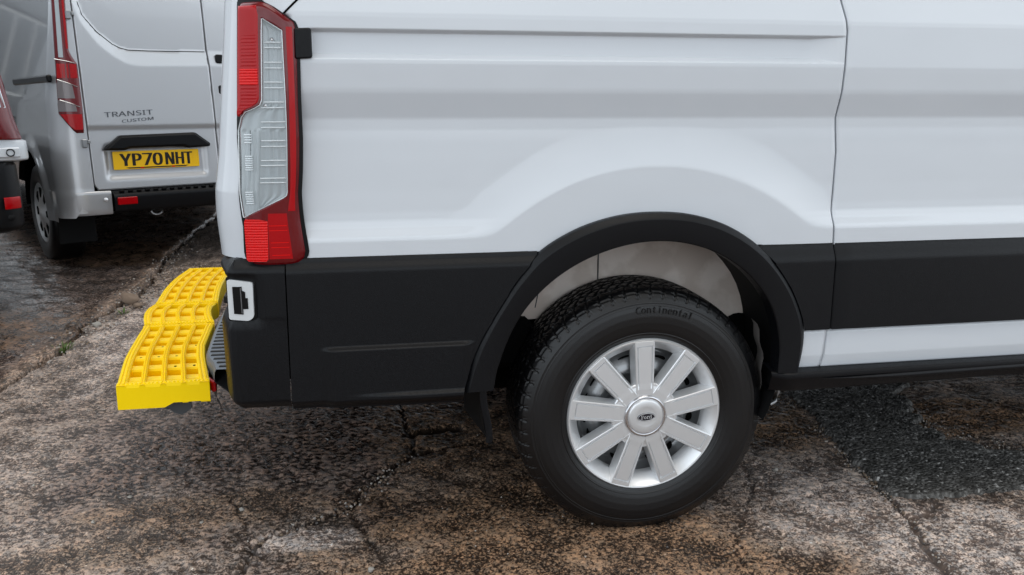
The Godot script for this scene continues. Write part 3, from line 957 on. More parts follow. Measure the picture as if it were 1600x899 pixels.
func build_bumper(van: Node3D) -> void:
	# plan line of the bumper corner: from the seam round to the rear
	var plan := [Vector2(-0.9045, 0.002), Vector2(-1.0, 0.0), Vector2(-1.0185, -0.002), Vector2(-1.0235, -0.007), Vector2(-1.0365, -0.05), Vector2(-1.053, -0.12), Vector2(-1.057, -0.2), Vector2(-1.06, -0.3)]
	var by := [[0.43, -0.02], [0.436, -0.008], [0.45, 0.008], [0.46, 0.0125], [0.63, 0.0125], [0.652, 0.012], [0.66, 0.006], [0.666, 0.0], [0.744, 0.0], [0.765, 0.0135], [0.772, 0.0135], [0.78, 0.009], [0.797, -0.006], [0.8, -0.03]]
	var b := MB.new()
	var pn := 48
	b.grid(pn, 13, func(i, j):
		var t := float(i) / pn * (plan.size() - 1)
		var k := mini(int(t), plan.size() - 2)
		var f := t - k
		var p: Vector2 = plan[k].lerp(plan[k + 1], f)
		var dr: Vector2 = (plan[k + 1] - plan[k]).normalized()
		var nrm := Vector2(dr.y, -dr.x)
		if nrm.y < 0 and absf(nrm.y) > absf(nrm.x): nrm = -nrm
		var y: float = by[j][0]
		var off: float = by[j][1]
		# only the corner has the recess for the marker lamp
		if y > 0.655 and y < 0.75: off = lerpf(0.0135, 0.0, sst(-0.955, -0.985, p.x))
		if y > 0.655 and y < 0.77: p.x += 0.010 * sst(-1.02, -1.05, p.x)
		if y < 0.652: p.x -= 0.008 * sst(-1.0, -1.03, p.x)
		if j > 9: p.x += (0.8 - 0.772) * 0.0
		var seam := lerpf(-0.9036, -0.8985, (y - 0.44) / 0.34) - 0.003
		if i == 0: p.x = seam
		return Vector3(p.x + nrm.x * off, y, p.y + nrm.y * off), true)
	part("bumper_corner", b, M.black, van)
	# marker lamp in the corner: bright frame, dark insert
	var frame := MB.new()
	var t := Transform3D(Basis.from_euler(Vector3(0, deg_to_rad(-7), 0)), Vector3(-0.9995, 0.705, 0.001))
	var outer := rounded([Vector2(-0.033, -0.045), Vector2(0.012, -0.049), Vector2(0.024, -0.04), Vector2(0.026, 0.042), Vector2(-0.02, 0.049), Vector2(-0.032, 0.049)], 0.006)
	frame.plate(outer, t, 0.011, 0.003)
	var cl := part("corner_lamp", frame, M.lamp_light, van)
	var ins := MB.new()
	var t2 := Transform3D(t.basis, t * Vector3(0, 0, 0.0085))
	ins.plate(PackedVector2Array([Vector2(-0.02, -0.031), Vector2(0.001, -0.033), Vector2(0.001, -0.02), Vector2(0.013, -0.02), Vector2(0.013, 0.006), Vector2(0.008, 0.006), Vector2(0.008, 0.02), Vector2(0.001, 0.024), Vector2(0.001, 0.033), Vector2(-0.02, 0.033)]), t2, 0.0045, 0.001)
	part("lamp_insert", ins, M.black_gloss, cl)
	part("insert_rib", MB.new().box(t2 * T(Vector3(-0.0015, 0, 0.005)), Vector3(0.0022, 0.06, 0.0022), 0.0006), M.alloy_dark, cl)
	var rim := MB.new()
	rim.plate(rounded([Vector2(-0.037, -0.05), Vector2(0.014, -0.054), Vector2(0.029, -0.044), Vector2(0.031, 0.047), Vector2(-0.02, 0.055), Vector2(-0.036, 0.055)], 0.006), Transform3D(t.basis, t * Vector3(0, 0, -0.004)), 0.008, 0.002)
	part("lamp_surround", rim, M.black_gloss, cl)
	# rear of the bumper with its ribbed tread
	var rear := MB.new()
	var rn := 30
	var rz := func(f: float) -> Vector2: # outer edge of the tread in plan
		var z := lerpf(-0.2, -1.86, f)
		return Vector2(-1.118 - 0.055 * sin(PI * clampf(f, 0, 1)) - 0.035 * sst(0.0, 0.1, f) * sst(1.0, 0.9, f), z)
	for bnd in [[[0.0, 0.472], [0.97, 0.474]], [[0.97, 0.474], [1.0, 0.466]], [[1.0, 0.466], [1.02, 0.44]], [[1.02, 0.44], [0.7, 0.40]]]:
		rear.grid(rn, 1, func(i, j):
			var p: Vector2 = rz.call(float(i) / rn)
			return Vector3(lerpf(-0.98, p.x, bnd[j][0]), bnd[j][1], p.y))
	var rp := part("bumper_tread", rear, M.step_grey, van)
	for k in 46:
		var z := -0.225 - k * 0.035
		var p: Vector2 = rz.call((-0.2 - z) / 1.66)
		part("tread_slot", MB.new().box(T(Vector3((p.x + 0.012 - 1.065) / 2, 0.4745, z)), Vector3(absf(p.x + 0.012 + 1.065), 0.004, 0.012), 0.0015), M.black_gloss, rp)
	var face := MB.new()
	face.grid(rn, 3, func(i, j):
		var p: Vector2 = rz.call(float(i) / rn)
		return Vector3(p.x + [0.012, 0.0, 0.004, 0.03][j], [0.36, 0.39, 0.44, 0.463][j], p.y), true)
	part("bumper_rear_face", face, M.black, van)
	part("rear_reflector", MB.new().box(T(Vector3(-1.139, 0.425, -0.235), Vector3(0, 0.5, 0)), Vector3(0.012, 0.028, 0.07), 0.003), M.red_mid, van)
	build_step(van)

func step_x(z: float) -> float:
	return lerp_table([[-1.75, -1.497], [-1.5, -1.494], [-1.3, -1.488], [-1.0, -1.475], [-0.78, -1.44], [-0.6, -1.415], [-0.4, -1.39], [-0.19, -1.355]], z)

func step_w(z: float) -> float:
	return lerp_table([[-1.75, 0.19], [-1.1, 0.212], [-0.8, 0.215], [-0.5, 0.205], [-0.19, 0.224]], z)

func build_step(van: Node3D) -> void:
	var secs := [[-0.182, -0.775, 6, true], [-0.79, -1.065, 2, false], [-1.08, -1.73, 6, false]]
	for s in secs:
		var z0: float = s[0]; var z1: float = s[1]
		var y_at := func(z: float) -> float: # each pad is gently crowned
			var f := (z - z0) / (z1 - z0)
			return 0.4495 + 0.006 * sin(PI * f)
		var bow := func(z: float, u: float) -> float:
			var f := (z - z0) / (z1 - z0)
			return step_x(z) + step_w(z) * u - (0.012 * sin(PI * f) if not s[3] else 0.004 * sin(PI * f))
		# frame plate
		var fr := MB.new()
		var nn := 26
		var rail := func(mb: MB, u: float, half: float, ht: float) -> void:
			for bnd in [[0, 1], [1, 2], [2, 3], [3, 4], [4, 5]]:
				mb.grid(nn, 1, func(i, j):
					var z := lerpf(z0 + 0.0, z1, float(i) / nn)
					var k: int = bnd[j]
					return Vector3(bow.call(z, u) + [-half, -half, -half + 0.003, half - 0.003, half, half][k], y_at.call(z) + [-0.055, -0.003, 0.0, 0.0, -0.003, -0.055][k] + ht, z), true)
			for e in [z0, z1]:
				var x: float = bow.call(e, u); var y: float = y_at.call(e) + ht
				mb.quad(Vector3(x - half, y - 0.055, e), Vector3(x + half, y - 0.055, e), Vector3(x + half, y - 0.002, e), Vector3(x - half, y - 0.002, e))
		rail.call(fr, 0.05, 0.012, 0.0)
		rail.call(fr, 0.95, 0.012, 0.0)
		for e in [z0, z1]:
			var m := 10
			var sg: float = -1.0 if e == z0 else 1.0
			for bnd in [[0, 1], [1, 2], [2, 3], [3, 4]]:
				fr.grid(m, 1, func(i, j):
					var k: int = bnd[j]
					var u := lerpf(-0.005, 1.005, float(i) / m)
					var z: float = e + sg * [-0.003, 0.0, 0.003, 0.02, 0.022][k]
					var drop: float = [0.061, 0.008, 0.0, 0.0, 0.05][k]
					if k == 0 and u < 0.55 and e == z0: drop = 0.064
					elif k == 0: drop = 0.052
					return Vector3(bow.call(z, u), y_at.call(z) + 0.0006 - drop, z), e != z0)
		var pad := part("step_pad", fr, M.yellow, van)
		for u in [0.275, 0.5, 0.725]:
			var rb := MB.new()
			rail.call(rb, u, 0.007, 0.0004)
			part("rail", rb, M.yellow, pad)
		# grip teeth along the rails and ends, one joined part
		var teeth := MB.new()
		var z := z0 - 0.012
		while z > z1 + 0.01:
			for u in [0.03, 0.075, 0.262, 0.288, 0.487, 0.513, 0.712, 0.738, 0.925, 0.97]:
				teeth.box(T(Vector3(bow.call(z, u), y_at.call(z) + 0.0012, z)), Vector3(0.0042, 0.0036, 0.006), 0.001)
			z -= 0.0105
		for e in [z0 - 0.008, z1 + 0.008]:
			for k in 22:
				var u := 0.02 + 0.96 * k / 21.0
				teeth.box(T(Vector3(bow.call(e, u), y_at.call(e) + 0.0012, e)), Vector3(0.0055, 0.004, 0.005), 0.001)
		part("grip_teeth", teeth, M.yellow, pad).set_meta("kind", "stuff")
		var nr: int = s[2]
		for r in nr:
			var zc := lerpf(z0 - 0.02, z1 + 0.02, (r + 0.55) / nr)
			var pitch: float = absf(z1 - z0) / nr
			var x: float = (bow.call(zc, 0.05) + bow.call(zc, 0.95)) / 2
			var wd: float = step_w(zc) * 0.88
			part("cross_rib", MB.new().box(T(Vector3(x, y_at.call(zc) - 0.029, zc)), Vector3(wd, 0.038, pitch * 0.44), 0.005), M.yellow, pad)
			part("cross_rib", MB.new().box(T(Vector3(x, y_at.call(zc) - 0.042, zc + pitch * 0.45)), Vector3(wd, 0.012, pitch * 0.4), 0.003), M.yellow, pad)
	var dot := MB.new()
	dot.lathe([Vector2(0.0036, -0.004), Vector2(0.0034, 0.0005), Vector2(0.0, 0.0006)], 10, true)
	var dmesh := dot.done()
	for q in [[-0.345, 0.62], [-0.345, 0.85], [-0.44, 0.16], [-0.44, 0.39], [-0.44, 0.62], [-0.54, 0.85], [-0.54, 0.39]]:
		var o := part("fixing_hole", dmesh, M.under, van)
		o.position = Vector3(step_x(q[0]) + step_w(q[0]) * q[1], 0.4495 - 0.029 + 0.0245, q[0] + 0.005)
		o.rotation.x = -PI / 2
	var br := MB.new()
	br.plate(rounded([Vector2(-1.29, 0.388), Vector2(-1.19, 0.392), Vector2(-1.19, 0.36), Vector2(-1.215, 0.345), Vector2(-1.235, 0.352), Vector2(-1.25, 0.37), Vector2(-1.29, 0.375)], 0.004), T(Vector3(0, 0, -0.235)), 0.008)
	br.tube([Vector3(-1.25, 0.375, -0.24), Vector3(-1.24, 0.375, -1.7)], 0.018, 10)
	br.box(T(Vector3(-1.17, 0.385, -0.55)), Vector3(0.26, 0.03, 0.05), 0.004)
	br.box(T(Vector3(-1.17, 0.385, -1.4)), Vector3(0.26, 0.03, 0.05), 0.004)
	part("step_bracket", br, M.steel_bracket, van)

func band(tl: Array, y0: float, y1: float, nv: int, nu: int, off: Callable) -> MB: # tl: [[y, left, right], ...] falling in y
	var L := []; var R := []
	for k in range(tl.size() - 1, -1, -1):
		L.append([tl[k][0], tl[k][1]]); R.append([tl[k][0], tl[k][2]])
	var mb := MB.new()
	mb.grid(nu, nv, func(i, j):
		var y := lerpf(y0, y1, float(j) / nv)
		var u := float(i) / nu
		var s := lerpf(lerp_table(L, y), lerp_table(R, y), u)
		return shell(s, y, off.call(u, float(j) / nv, s, y)))
	return mb

func build_tail_lamp(van: Node3D) -> void:
	var outline := [[1.366, -0.085, -0.036], [1.364, -0.088, -0.03], [1.355, -0.088, -0.010], [1.34, -0.087, 0.012], [1.321, -0.086, 0.041], [1.301, -0.085, 0.049], [1.169, -0.078, 0.059], [1.074, -0.073, 0.068], [1.0, -0.062, 0.0725], [0.874, -0.052, 0.079], [0.815, -0.058, 0.082], [0.8, -0.056, 0.078], [0.789, -0.05, 0.068], [0.783, -0.042, 0.05], [0.78, -0.034, 0.035]]
	var clear := [[1.326, -0.027, -0.025], [1.302, -0.0265, 0.014], [1.156, -0.019, 0.030], [1.145, -0.022, 0.031], [1.138, -0.032, 0.0315], [1.129, -0.052, 0.0325], [1.118, -0.06, 0.0335], [1.09, -0.0655, 0.036], [0.953, -0.0515, 0.0485], [0.945, -0.0505, 0.047], [0.94, -0.05, 0.04], [0.9, -0.0455, -0.038], [0.897, -0.045, -0.042]]
	var CLt := []; var CRt := []
	for k in range(clear.size() - 1, -1, -1):
		CLt.append([clear[k][0], clear[k][1]]); CRt.append([clear[k][0], clear[k][2]])
	var inside := func(s: float, y: float) -> float: # distance inside the clear window
		if y > 1.326 or y < 0.897: return -1.0
		return minf(minf(s - lerp_table(CLt, y), lerp_table(CRt, y) - s), minf((1.326 - y), y - 0.897))
	var lens := band(outline, 0.78, 1.366, 240, 76, func(u, v, s, y):
		var e := 1.0 - pow(absf(2.0 * u - 1.0), 7.0)
		var e2 := 1.0 - pow(absf(2.0 * v - 1.0), 40.0)
		var o := -0.004 + 0.019 * minf(e, 1.0) * e2
		o -= 0.034 * sst(0.0, 0.0025, inside.call(s, y))
		return o)
	var lamp := part("tail_lamp", lens, M.red_deep, van)
	# dark gasket round the lamp
	var gk := band(outline, 0.774, 1.372, 60, 12, func(_u, _v, _s, _y): return 0.0025)
	for k in gk.v.size():
		var c := shell(-0.005, gk.v[k].y, 0.0)
		gk.v[k].x = c.x + (gk.v[k].x - c.x) * 1.06
	part("lamp_gasket", gk, M.black_gloss, lamp)
	# brighter red panels
	var lobe := [[1.354, -0.082, -0.04], [1.333, -0.0815, -0.032], [1.205, -0.076, -0.024], [1.16, -0.0735, -0.0215], [1.15, -0.073, -0.024], [1.142, -0.0725, -0.034], [1.132, -0.072, -0.056], [1.12, -0.071, -0.066]]
	part("red_panel", band(lobe, 1.12, 1.354, 120, 30, func(u, v, _s, y):
		var e := 1.0 - pow(absf(2.0 * u - 1.0), 12.0)
		var rib := 0.0005 * (1.0 if fposmod(y, 0.007) < 0.0035 else 0.0) * (1.0 if v < 0.75 and u > 0.2 and u < 0.85 else 0.0)
		return 0.012 + 0.0042 * e * (1.0 - pow(absf(2.0 * v - 1.0), 40.0)) - rib), M.red_mid, lamp)
	part("reflex_panel", band([[1.222, -0.068, -0.03], [1.188, -0.066, -0.027]], 1.188, 1.222, 34, 20, func(u, _v, _s, y):
		return 0.0166 + 0.0006 * (1.0 if fposmod(y, 0.006) < 0.003 else 0.0)), M.red_bright, lamp)
	part("reflex_panel", band([[0.892, -0.041, -0.012], [0.888, -0.044, 0.004], [0.80, -0.049, -0.004], [0.795, -0.045, -0.008]], 0.795, 0.892, 96, 40, func(u, _v, _s, y):
		return 0.0152 + 0.0007 * (1.0 if fposmod(y, 0.006) < 0.0035 else 0.0) + 0.0005 * (1.0 if fposmod(u * 12.0, 1.0) < 0.5 else 0.0)), M.red_bright, lamp)
	part("red_panel", band([[0.905, 0.006, 0.047], [0.80, -0.002, 0.05]], 0.80, 0.905, 40, 16, func(_u, _v, _s, _y): return 0.0152), M.red_mid, lamp)
	part("red_panel", band([[1.31, 0.022, 0.036], [1.169, 0.037, 0.050], [1.074, 0.044, 0.058], [0.95, 0.055, 0.066], [0.91, 0.05, 0.066]], 0.91, 1.31, 60, 8, func(u, _v, _s, _y):
		return 0.0151 + 0.0004 * sin(PI * u)), M.red_mid, lamp)
	for y in [0.877, 0.866, 0.838, 0.827, 0.809]:
		part("lens_line", band([[y + 0.001, 0.005, 0.045], [y - 0.001, 0.005, 0.045]], y - 0.001, y + 0.001, 1, 8, func(_u, _v, _s, _y): return 0.0157), M.red_bright, lamp)
	# clear window: grey reflector bowl, white frame, bright ribs, glazing
	var bowl := band(clear, 0.8975, 1.3255, 130, 48, func(u, v, s, y):
		# two concave reflector columns with a divider, fluted sideways
		var l := lerp_table(CLt, y); var r := lerp_table(CRt, y)
		var div := lerpf(-0.0135, -0.023, (y - 0.91) / 0.178) if y < 1.09 else l
		var a: float; var dp: float
		if s < div:
			a = (s - l) / maxf(div - l, 0.001); dp = 0.003
		else:
			a = (s - div) / maxf(r - div, 0.001); dp = 0.003
		var o := 0.007 - dp * (1.0 - pow(absf(2.0 * a - 1.0), 2.5)) * minf(1.0, minf(1.3255 - y, y - 0.8975) / 0.03)
		o += 0.0012 * sin(a * 22.0)
		return o)
	var win := part("clear_window", bowl, M.lamp_grey, lamp)
	part("window_frame", window_frame(clear), M.lamp_light, lamp)
	for y in [1.2775, 1.2665, 1.2355, 1.2235, 1.1935, 1.1815, 1.151, 1.139, 1.108, 1.096, 1.067, 1.0545, 1.0235, 1.0125, 0.984, 0.974]:
		var l := lerp_table(CLt, y) + 0.004
		if y < 1.14: l = maxf(l, lerpf(-0.010, -0.018, (y - 0.91) / 0.178))
		var r := lerp_table(CRt, y) - 0.003
		part("chrome_rib", band([[y + 0.0015, l, r], [y - 0.0015, l, r]], y - 0.0015, y + 0.0015, 2, 10, func(_u, v, _s, _y): return 0.009 + 0.003 * sin(PI * v)), M.lamp_light, lamp)
	part("column_divider", band([[1.09, -0.0235, -0.0205], [0.91, -0.014, -0.011]], 0.91, 1.09, 16, 3, func(u, _v, _s, _y): return 0.0085 + 0.002 * sin(PI * u)), M.lamp_grey, lamp)
	for f in [0.35, 0.5, 0.72, 0.86]:
		part("reflector_ridge", band([[1.27, lerpf(-0.02, 0.016, f), lerpf(-0.02, 0.016, f) + 0.0018], [0.96, lerpf(-0.004, 0.045, f), lerpf(-0.004, 0.045, f) + 0.0018]], 0.97, 1.265, 12, 2, func(u, _v, _s, _y): return 0.0 + 0.0045 * sin(PI * u)), M.lamp_light, lamp)
	# prism blocks in the reversing light column
	for blk in [[1.083, 1.06, 4], [1.035, 1.0, 7], [0.955, 0.925, 6]]:
		for k in blk[2]:
			var y := lerpf(blk[0], blk[1], (k + 0.5) / blk[2])
			var l := lerp_table(CLt, y) + 0.009
			part("prism_bar", band([[y + 0.0017, l, l + 0.017], [y - 0.0017, l, l + 0.017]], y - 0.0017, y + 0.0017, 2, 4, func(_u, v, _s, _y): return 0.007 + 0.003 * sin(PI * v)), M.lamp_light, lamp)
	var bulb := MB.new()
	bulb.lathe([Vector2(0.0001, 0.006), Vector2(0.004, 0.004), Vector2(0.006, 0.0), Vector2(0.006, -0.006)], 16)
	for p in [[-0.006, 1.283], [-0.012, 1.143]]:
		var o := part("lamp_bulb", bulb.done(), M.chrome, lamp)
		o.position = shell(p[0], p[1], 0.007)
	part("clear_glazing", band(clear, 0.8975, 1.3255, 60, 12, func(u, v, _s, _y): return 0.0138), M.pane, lamp)

func window_frame(clear: Array) -> MB:
	var L := []; var R := []
	for c in clear:
		L.append(Vector2(c[1], c[0])); R.append(Vector2(c[2], c[0]))
	R.reverse()
	var poly: Array = L + R
	var mb := MB.new()
	var m := poly.size()
	mb.grid(m, 2, func(i, j):
		var p: Vector2 = poly[i % m]
		var a: Vector2 = poly[(i + m - 1) % m]; var b: Vector2 = poly[(i + 1) % m]
		var t := (b - a).normalized()
		var nn := Vector2(-t.y, t.x)
		p += nn * [0.0009, 0.0, -0.0009][j]
		return shell(p.x, p.y, [0.0146, 0.0166, 0.0146][j]))
	return mb

# ---------------------------------------------------------------- wheel
func make_wheel() -> Node3D:
	var w := Node3D.new()
	# tyre
	var half := [Vector2(0.196, -0.04), Vector2(0.201, -0.026), Vector2(0.206, -0.017), Vector2(0.212, -0.0145), Vector2(0.218, -0.012), Vector2(0.224, -0.0085), Vector2(0.24, -0.004), Vector2(0.258, -0.001), Vector2(0.275, 0.0), Vector2(0.292, -0.0015), Vector2(0.308, -0.005), Vector2(0.311, -0.0046), Vector2(0.314, -0.0066), Vector2(0.322, -0.011), Vector2(0.332, -0.0175), Vector2(0.34, -0.026), Vector2(0.3445, -0.036), Vector2(0.347, -0.05), Vector2(0.3485, -0.075), Vector2(0.349, -0.1175)]
	var full := half.duplicate()
	for k in range(half.size() - 2, -1, -1): full.append(Vector2(half[k].x, -0.235 - half[k].y))
	var prof := []
	for k in full.size() - 1:
		var c := maxi(1, int(ceil(full[k].distance_to(full[k + 1]) / 0.003)))
		for q in c: prof.append((full[k] as Vector2).lerp(full[k + 1], float(q) / c))
	prof.append(full[-1])
	var nu := 900
	var tyre := MB.new()
	tyre.grid(nu, prof.size() - 1, func(i, j):
		var a: float = TAU * i / nu
		var r: float = prof[j].x; var z: float = prof[j].y
		if r > 0.316:
			var dg := 0.0
			var ang := rad_to_deg(a)
			var zz := -z if z > -0.1175 else 0.235 + z
			var sh := sst(0.318, 0.326, r) * sst(0.062, 0.05, zz)
			var cell := fposmod(ang / 6.0 + zz * 11.0, 1.0)
			if cell < 0.09: dg = maxf(dg, 0.0055 * sh)
			var c2 := fposmod(ang / 6.0 + 0.6 - zz * 16.0, 1.0)
			if c2 < 0.05: dg = maxf(dg, 0.003 * sh)
			if absf(zz - 0.0215) < 0.0012 and fposmod(ang / 12.0, 1.0) < 0.6: dg = maxf(dg, 0.003)
			if zz > 0.03:
				var zig := 0.005 * (absf(fposmod(ang / 10.0, 1.0) * 4.0 - 2.0) - 1.0)
				for gz in [0.058, 0.094]:
					if absf(zz - gz - zig) < 0.0035: dg = 0.007
				if zz > 0.06:
					var c3 := fposmod(ang / 5.0 + zz * 26.0, 1.0)
					if c3 < 0.14: dg = maxf(dg, 0.005)
					var c4 := fposmod(ang / 5.0 - zz * 31.0 + 0.4, 1.0)
					if c4 < 0.10: dg = maxf(dg, 0.004)
				if absf(zz - 0.1175 - zig * 0.6) < 0.003: dg = 0.006
			r -= dg
		var p := Vector3(r * cos(a), r * sin(a), z)
		if p.y < -0.3355:
			var over := -0.3355 - p.y
			p.y = -0.3355
			p.z += over * 0.5 * (1.0 if z > -0.1175 else -1.0)
		return p, true)
	var ty := part("tyre", tyre, M.rubber, w)
	var txt := MB.new()
	var word := "Continental"
	for k in word.length():
		var a := deg_to_rad(96.0 - k * 2.85)
		txt.text(word[k], Transform3D(Basis(Vector3(0, 0, 1), a - PI / 2), Vector3(cos(a) * 0.293, sin(a) * 0.293, 0.0004)), 0.025, 0.003, false, false)
	part("sidewall_lettering", txt, M.rubber_text, w)
	for k in 2: # raised rings on the sidewall
		var rr: float = [0.2285, 0.3035][k]
		part("sidewall_ring", MB.new().lathe([Vector2(rr - 0.002, -0.008 if k == 0 else -0.0045), Vector2(rr, -0.0048 if k == 0 else -0.0022), Vector2(rr + 0.002, -0.008 if k == 0 else -0.0055)], 160), M.rubber, w)
	# pressed steel wheel
	var rim := MB.new()
	rim.lathe([Vector2(0.2, -0.2), Vector2(0.2, -0.03), Vector2(0.196, -0.022), Vector2(0.19, -0.024), Vector2(0.186, -0.05), Vector2(0.172, -0.075), Vector2(0.158, -0.07), Vector2(0.142, -0.05), Vector2(0.122, -0.04), Vector2(0.108, -0.045), Vector2(0.1, -0.062), Vector2(0.08, -0.066), Vector2(0.062, -0.06), Vector2(0.055, -0.045), Vector2(0.0, -0.045)], 120, true)
	var st := part("steel_wheel", rim, M.steel, w)
	st.position.z = -0.014
	var hole := MB.new()
	hole.lathe([Vector2(0.0165, 0.0), Vector2(0.015, 0.0012), Vector2(0.0, 0.0012)], 20, true)
	var hm := hole.done()
	for k in 18:
		var a: float = TAU * (k + 0.35) / 18
		var o := part("vent_hole", hm, M.under, st)
		o.transform = Transform3D(Basis(Vector3(0, 0, 1), a) * Basis(Vector3(0, 1, 0), deg_to_rad(-52)), Vector3(cos(a) * 0.1495, sin(a) * 0.1495, -0.0585))
	var nut := MB.new()
	nut.lathe([Vector2(0.012, -0.02), Vector2(0.0115, -0.002), Vector2(0.008, 0.0), Vector2(0.0, 0.0)], 6, true)
	var nmesh := nut.done()
	for k in 5:
		var a: float = TAU * k / 5.0 + 0.3
		var o := part("wheel_nut", nmesh, M.chrome, st)
		o.position = Vector3(cos(a) * 0.082, sin(a) * 0.082, -0.046)
	# plastic cover: rim ring, hub plate, nine spokes, centre cap
	var ring := MB.new()
	for b in [[0, 2], [2, 3], [3, 5]]:
		var pr := [Vector2(0.2125, -0.02), Vector2(0.2135, -0.011), Vector2(0.2095, -0.0065), Vector2(0.2055, -0.0075), Vector2(0.181, -0.036), Vector2(0.178, -0.055)]
		ring.lathe(pr.slice(b[0], b[1] + 1), 180, true)
	var cov := part("cover_ring", ring, M.alloy, w)
	var hub := MB.new()
	hub.lathe([Vector2(0.088, -0.03), Vector2(0.087, -0.012), Vector2(0.084, -0.008), Vector2(0.054, -0.005), Vector2(0.0, -0.005)], 90, true)
	part("hub_plate", hub, M.alloy, cov)
	var spoke := MB.new()
	var us := [-1.2, -1.0, -0.93, -0.82, -0.78, -0.70, -0.66, 0.66, 0.70, 0.78, 0.82, 0.93, 1.0, 1.2]
	var uz := [-0.034, -0.0015, 0.0, 0.0, -0.0045, -0.0045, -0.0006, -0.0006, -0.0045, -0.0045, 0.0, 0.0, -0.0015, -0.034]
	var vs := [0.058, 0.075, 0.09, 0.12, 0.15, 0.18, 0.1905, 0.1915, 0.1935, 0.1945, 0.2055, 0.2075, 0.2085]
	var vm := func(u: int, v: int) -> Vector3:
		var rr: float = vs[v]
		var hw := lerpf(0.0235, 0.0275, (rr - 0.06) / 0.15)
		var z: float = uz[u]
		if v >= 7 and v <= 8 and absf(us[u]) <= 0.79: z = -0.0045
		elif v > 8 and absf(us[u]) < 0.8: z = 0.0
		var zz := lerpf(-0.004, -0.0065, (rr - 0.06) / 0.15) + z
		if v >= 11: zz -= 0.0015 * (v - 10)
		if rr < 0.08 and absf(us[u]) < 0.8: zz = maxf(zz, -0.0044)
		return Vector3(us[u] * hw, rr, zz)
	for a in us.size() - 1:
		for b in vs.size() - 1:
			spoke.quad(vm.call(a, b), vm.call(a + 1, b), vm.call(a + 1, b + 1), vm.call(a, b + 1))
	var sm := spoke.done()
	for k in 9:
		var o := part("spoke", sm, M.alloy, cov)
		o.rotation.z = deg_to_rad(2.0 + 40.0 * k)
	# bracing webs closing the inner end of each window
	var web := MB.new()
	web.plate(rounded([Vector2(-0.021, 0.06), Vector2(0.021, 0.06), Vector2(0.015, 0.086), Vector2(0.006, 0.092), Vector2(-0.006, 0.092), Vector2(-0.015, 0.086)], 0.006), T(Vector3(0, 0, -0.024)), 0.016, 0.003)
	var wm := web.done()
	for k in 9:
		var o := part("window_web", wm, M.alloy, cov)
		o.rotation.z = deg_to_rad(22.0 + 40.0 * k)
	var cc := MB.new()
	cc.lathe([Vector2(0.0585, -0.008), Vector2(0.0575, -0.001), Vector2(0.054, 0.0015), Vector2(0.0505, 0.0)], 90, true)
	cc.lathe([Vector2(0.0505, 0.0), Vector2(0.049, -0.002), Vector2(0.047, -0.0022)], 90, true)
	part("chrome_ring", cc, M.chrome, cov)
	var cap := MB.new()
	cap.lathe([Vector2(0.049, -0.004), Vector2(0.0475, 0.0015), Vector2(0.044, 0.004), Vector2(0.0285, 0.0052), Vector2(0.028, 0.0036), Vector2(0.0, 0.004)], 90, true)
	part("centre_cap", cap, M.alloy, cov)
	var bd := MB.new()
	var el := PackedVector2Array()
	for k in 40: el.append(Vector2(0.0245 * cos(TAU * k / 40), 0.0118 * sin(TAU * k / 40)))
	bd.plate(el, T(Vector3(0, 0, 0.0038), Vector3(0, 0, deg_to_rad(3))), 0.0022, 0.0006)
	part("badge", bd, M.badge, cov)
	var er := MB.new()
	var ep := []
	for k in 41: ep.append(T(Vector3.ZERO, Vector3(0, 0, deg_to_rad(3))) * Vector3(0.0228 * cos(TAU * k / 40), 0.0102 * sin(TAU * k / 40), 0.006))
	er.tube(ep, 0.0006, 6)
	er.text("Ford", T(Vector3(0, 0.0, 0.0062), Vector3(0, 0, deg_to_rad(3))), 0.0135, 0.0008, true, false, true)
	part("badge_lettering", er, M.alloy, cov)
	return w

# ---------------------------------------------------------------- silver van
const SR := 0.13

func sv(l: float, h: float, off: float) -> Vector3: # rear face and left corner of the silver van, by sideways place and height
	var tilt := -0.055 * maxf(0.0, h - 0.5)
	if l > -0.85: return Vector3(l, h, off + tilt)
	var ph := asin(clampf((-0.85 - l) / SR, 0.0, 1.0))
	return Vector3(-0.85 - (SR + off) * sin(ph), h, -SR + (SR + off) * cos(ph) + tilt)

func sband(tl: Array, nv: int, nu: int, off: Callable) -> MB:
	var L := []; var R := []
	for k in range(tl.size() - 1, -1, -1):
		L.append([tl[k][0], tl[k][1]]); R.append([tl[k][0], tl[k][2]])
	var y0: float = tl[-1][0]; var y1: float = tl[0][0]
	var mb := MB.new()
	mb.grid(nu, nv, func(i, j):
		var y := lerpf(y0, y1, float(j) / nv)
		var u := float(i) / nu
		return sv(lerpf(lerp_table(L, y), lerp_table(R, y), u), y, off.call(u, float(j) / nv)))
	return mb

const WIN := [[-0.80, 1.75], [-0.766, 1.61], [-0.748, 1.535], [-0.682, 1.447], [-0.602, 1.379], [-0.56, 1.358], [-0.515, 1.348], [-0.40, 1.348], [-0.05, 1.357], [0.8, 1.36]]
const BAND := [[-0.80, 1.62], [-0.761, 1.506], [-0.72, 1.435], [-0.673, 1.368], [-0.60, 1.305], [-0.541, 1.271], [-0.49, 1.258], [-0.451, 1.255], [-0.038, 1.271], [0.8, 1.27]]

func door_z(l: float, h: float) -> float:
	var z := 0.0
	var hw := lerp_table(WIN, l); var hb := lerp_table(BAND, l)
	z -= 0.02 * clampf((h - hb) / (hw - hb), 0.0, 1.0)
	if h > hw: z -= 0.004 - 0.02 * minf(0.2, h - hw)
	z -= 0.010 * sst(0.905, 0.872, h)
	var rx := minf(l + 0.735, -0.10 - l); var ry := minf(h - 0.565, 0.80 - h)
	z -= 0.022 * sst(0.0, 0.035, rx) * sst(0.0, 0.045, ry)
	return z

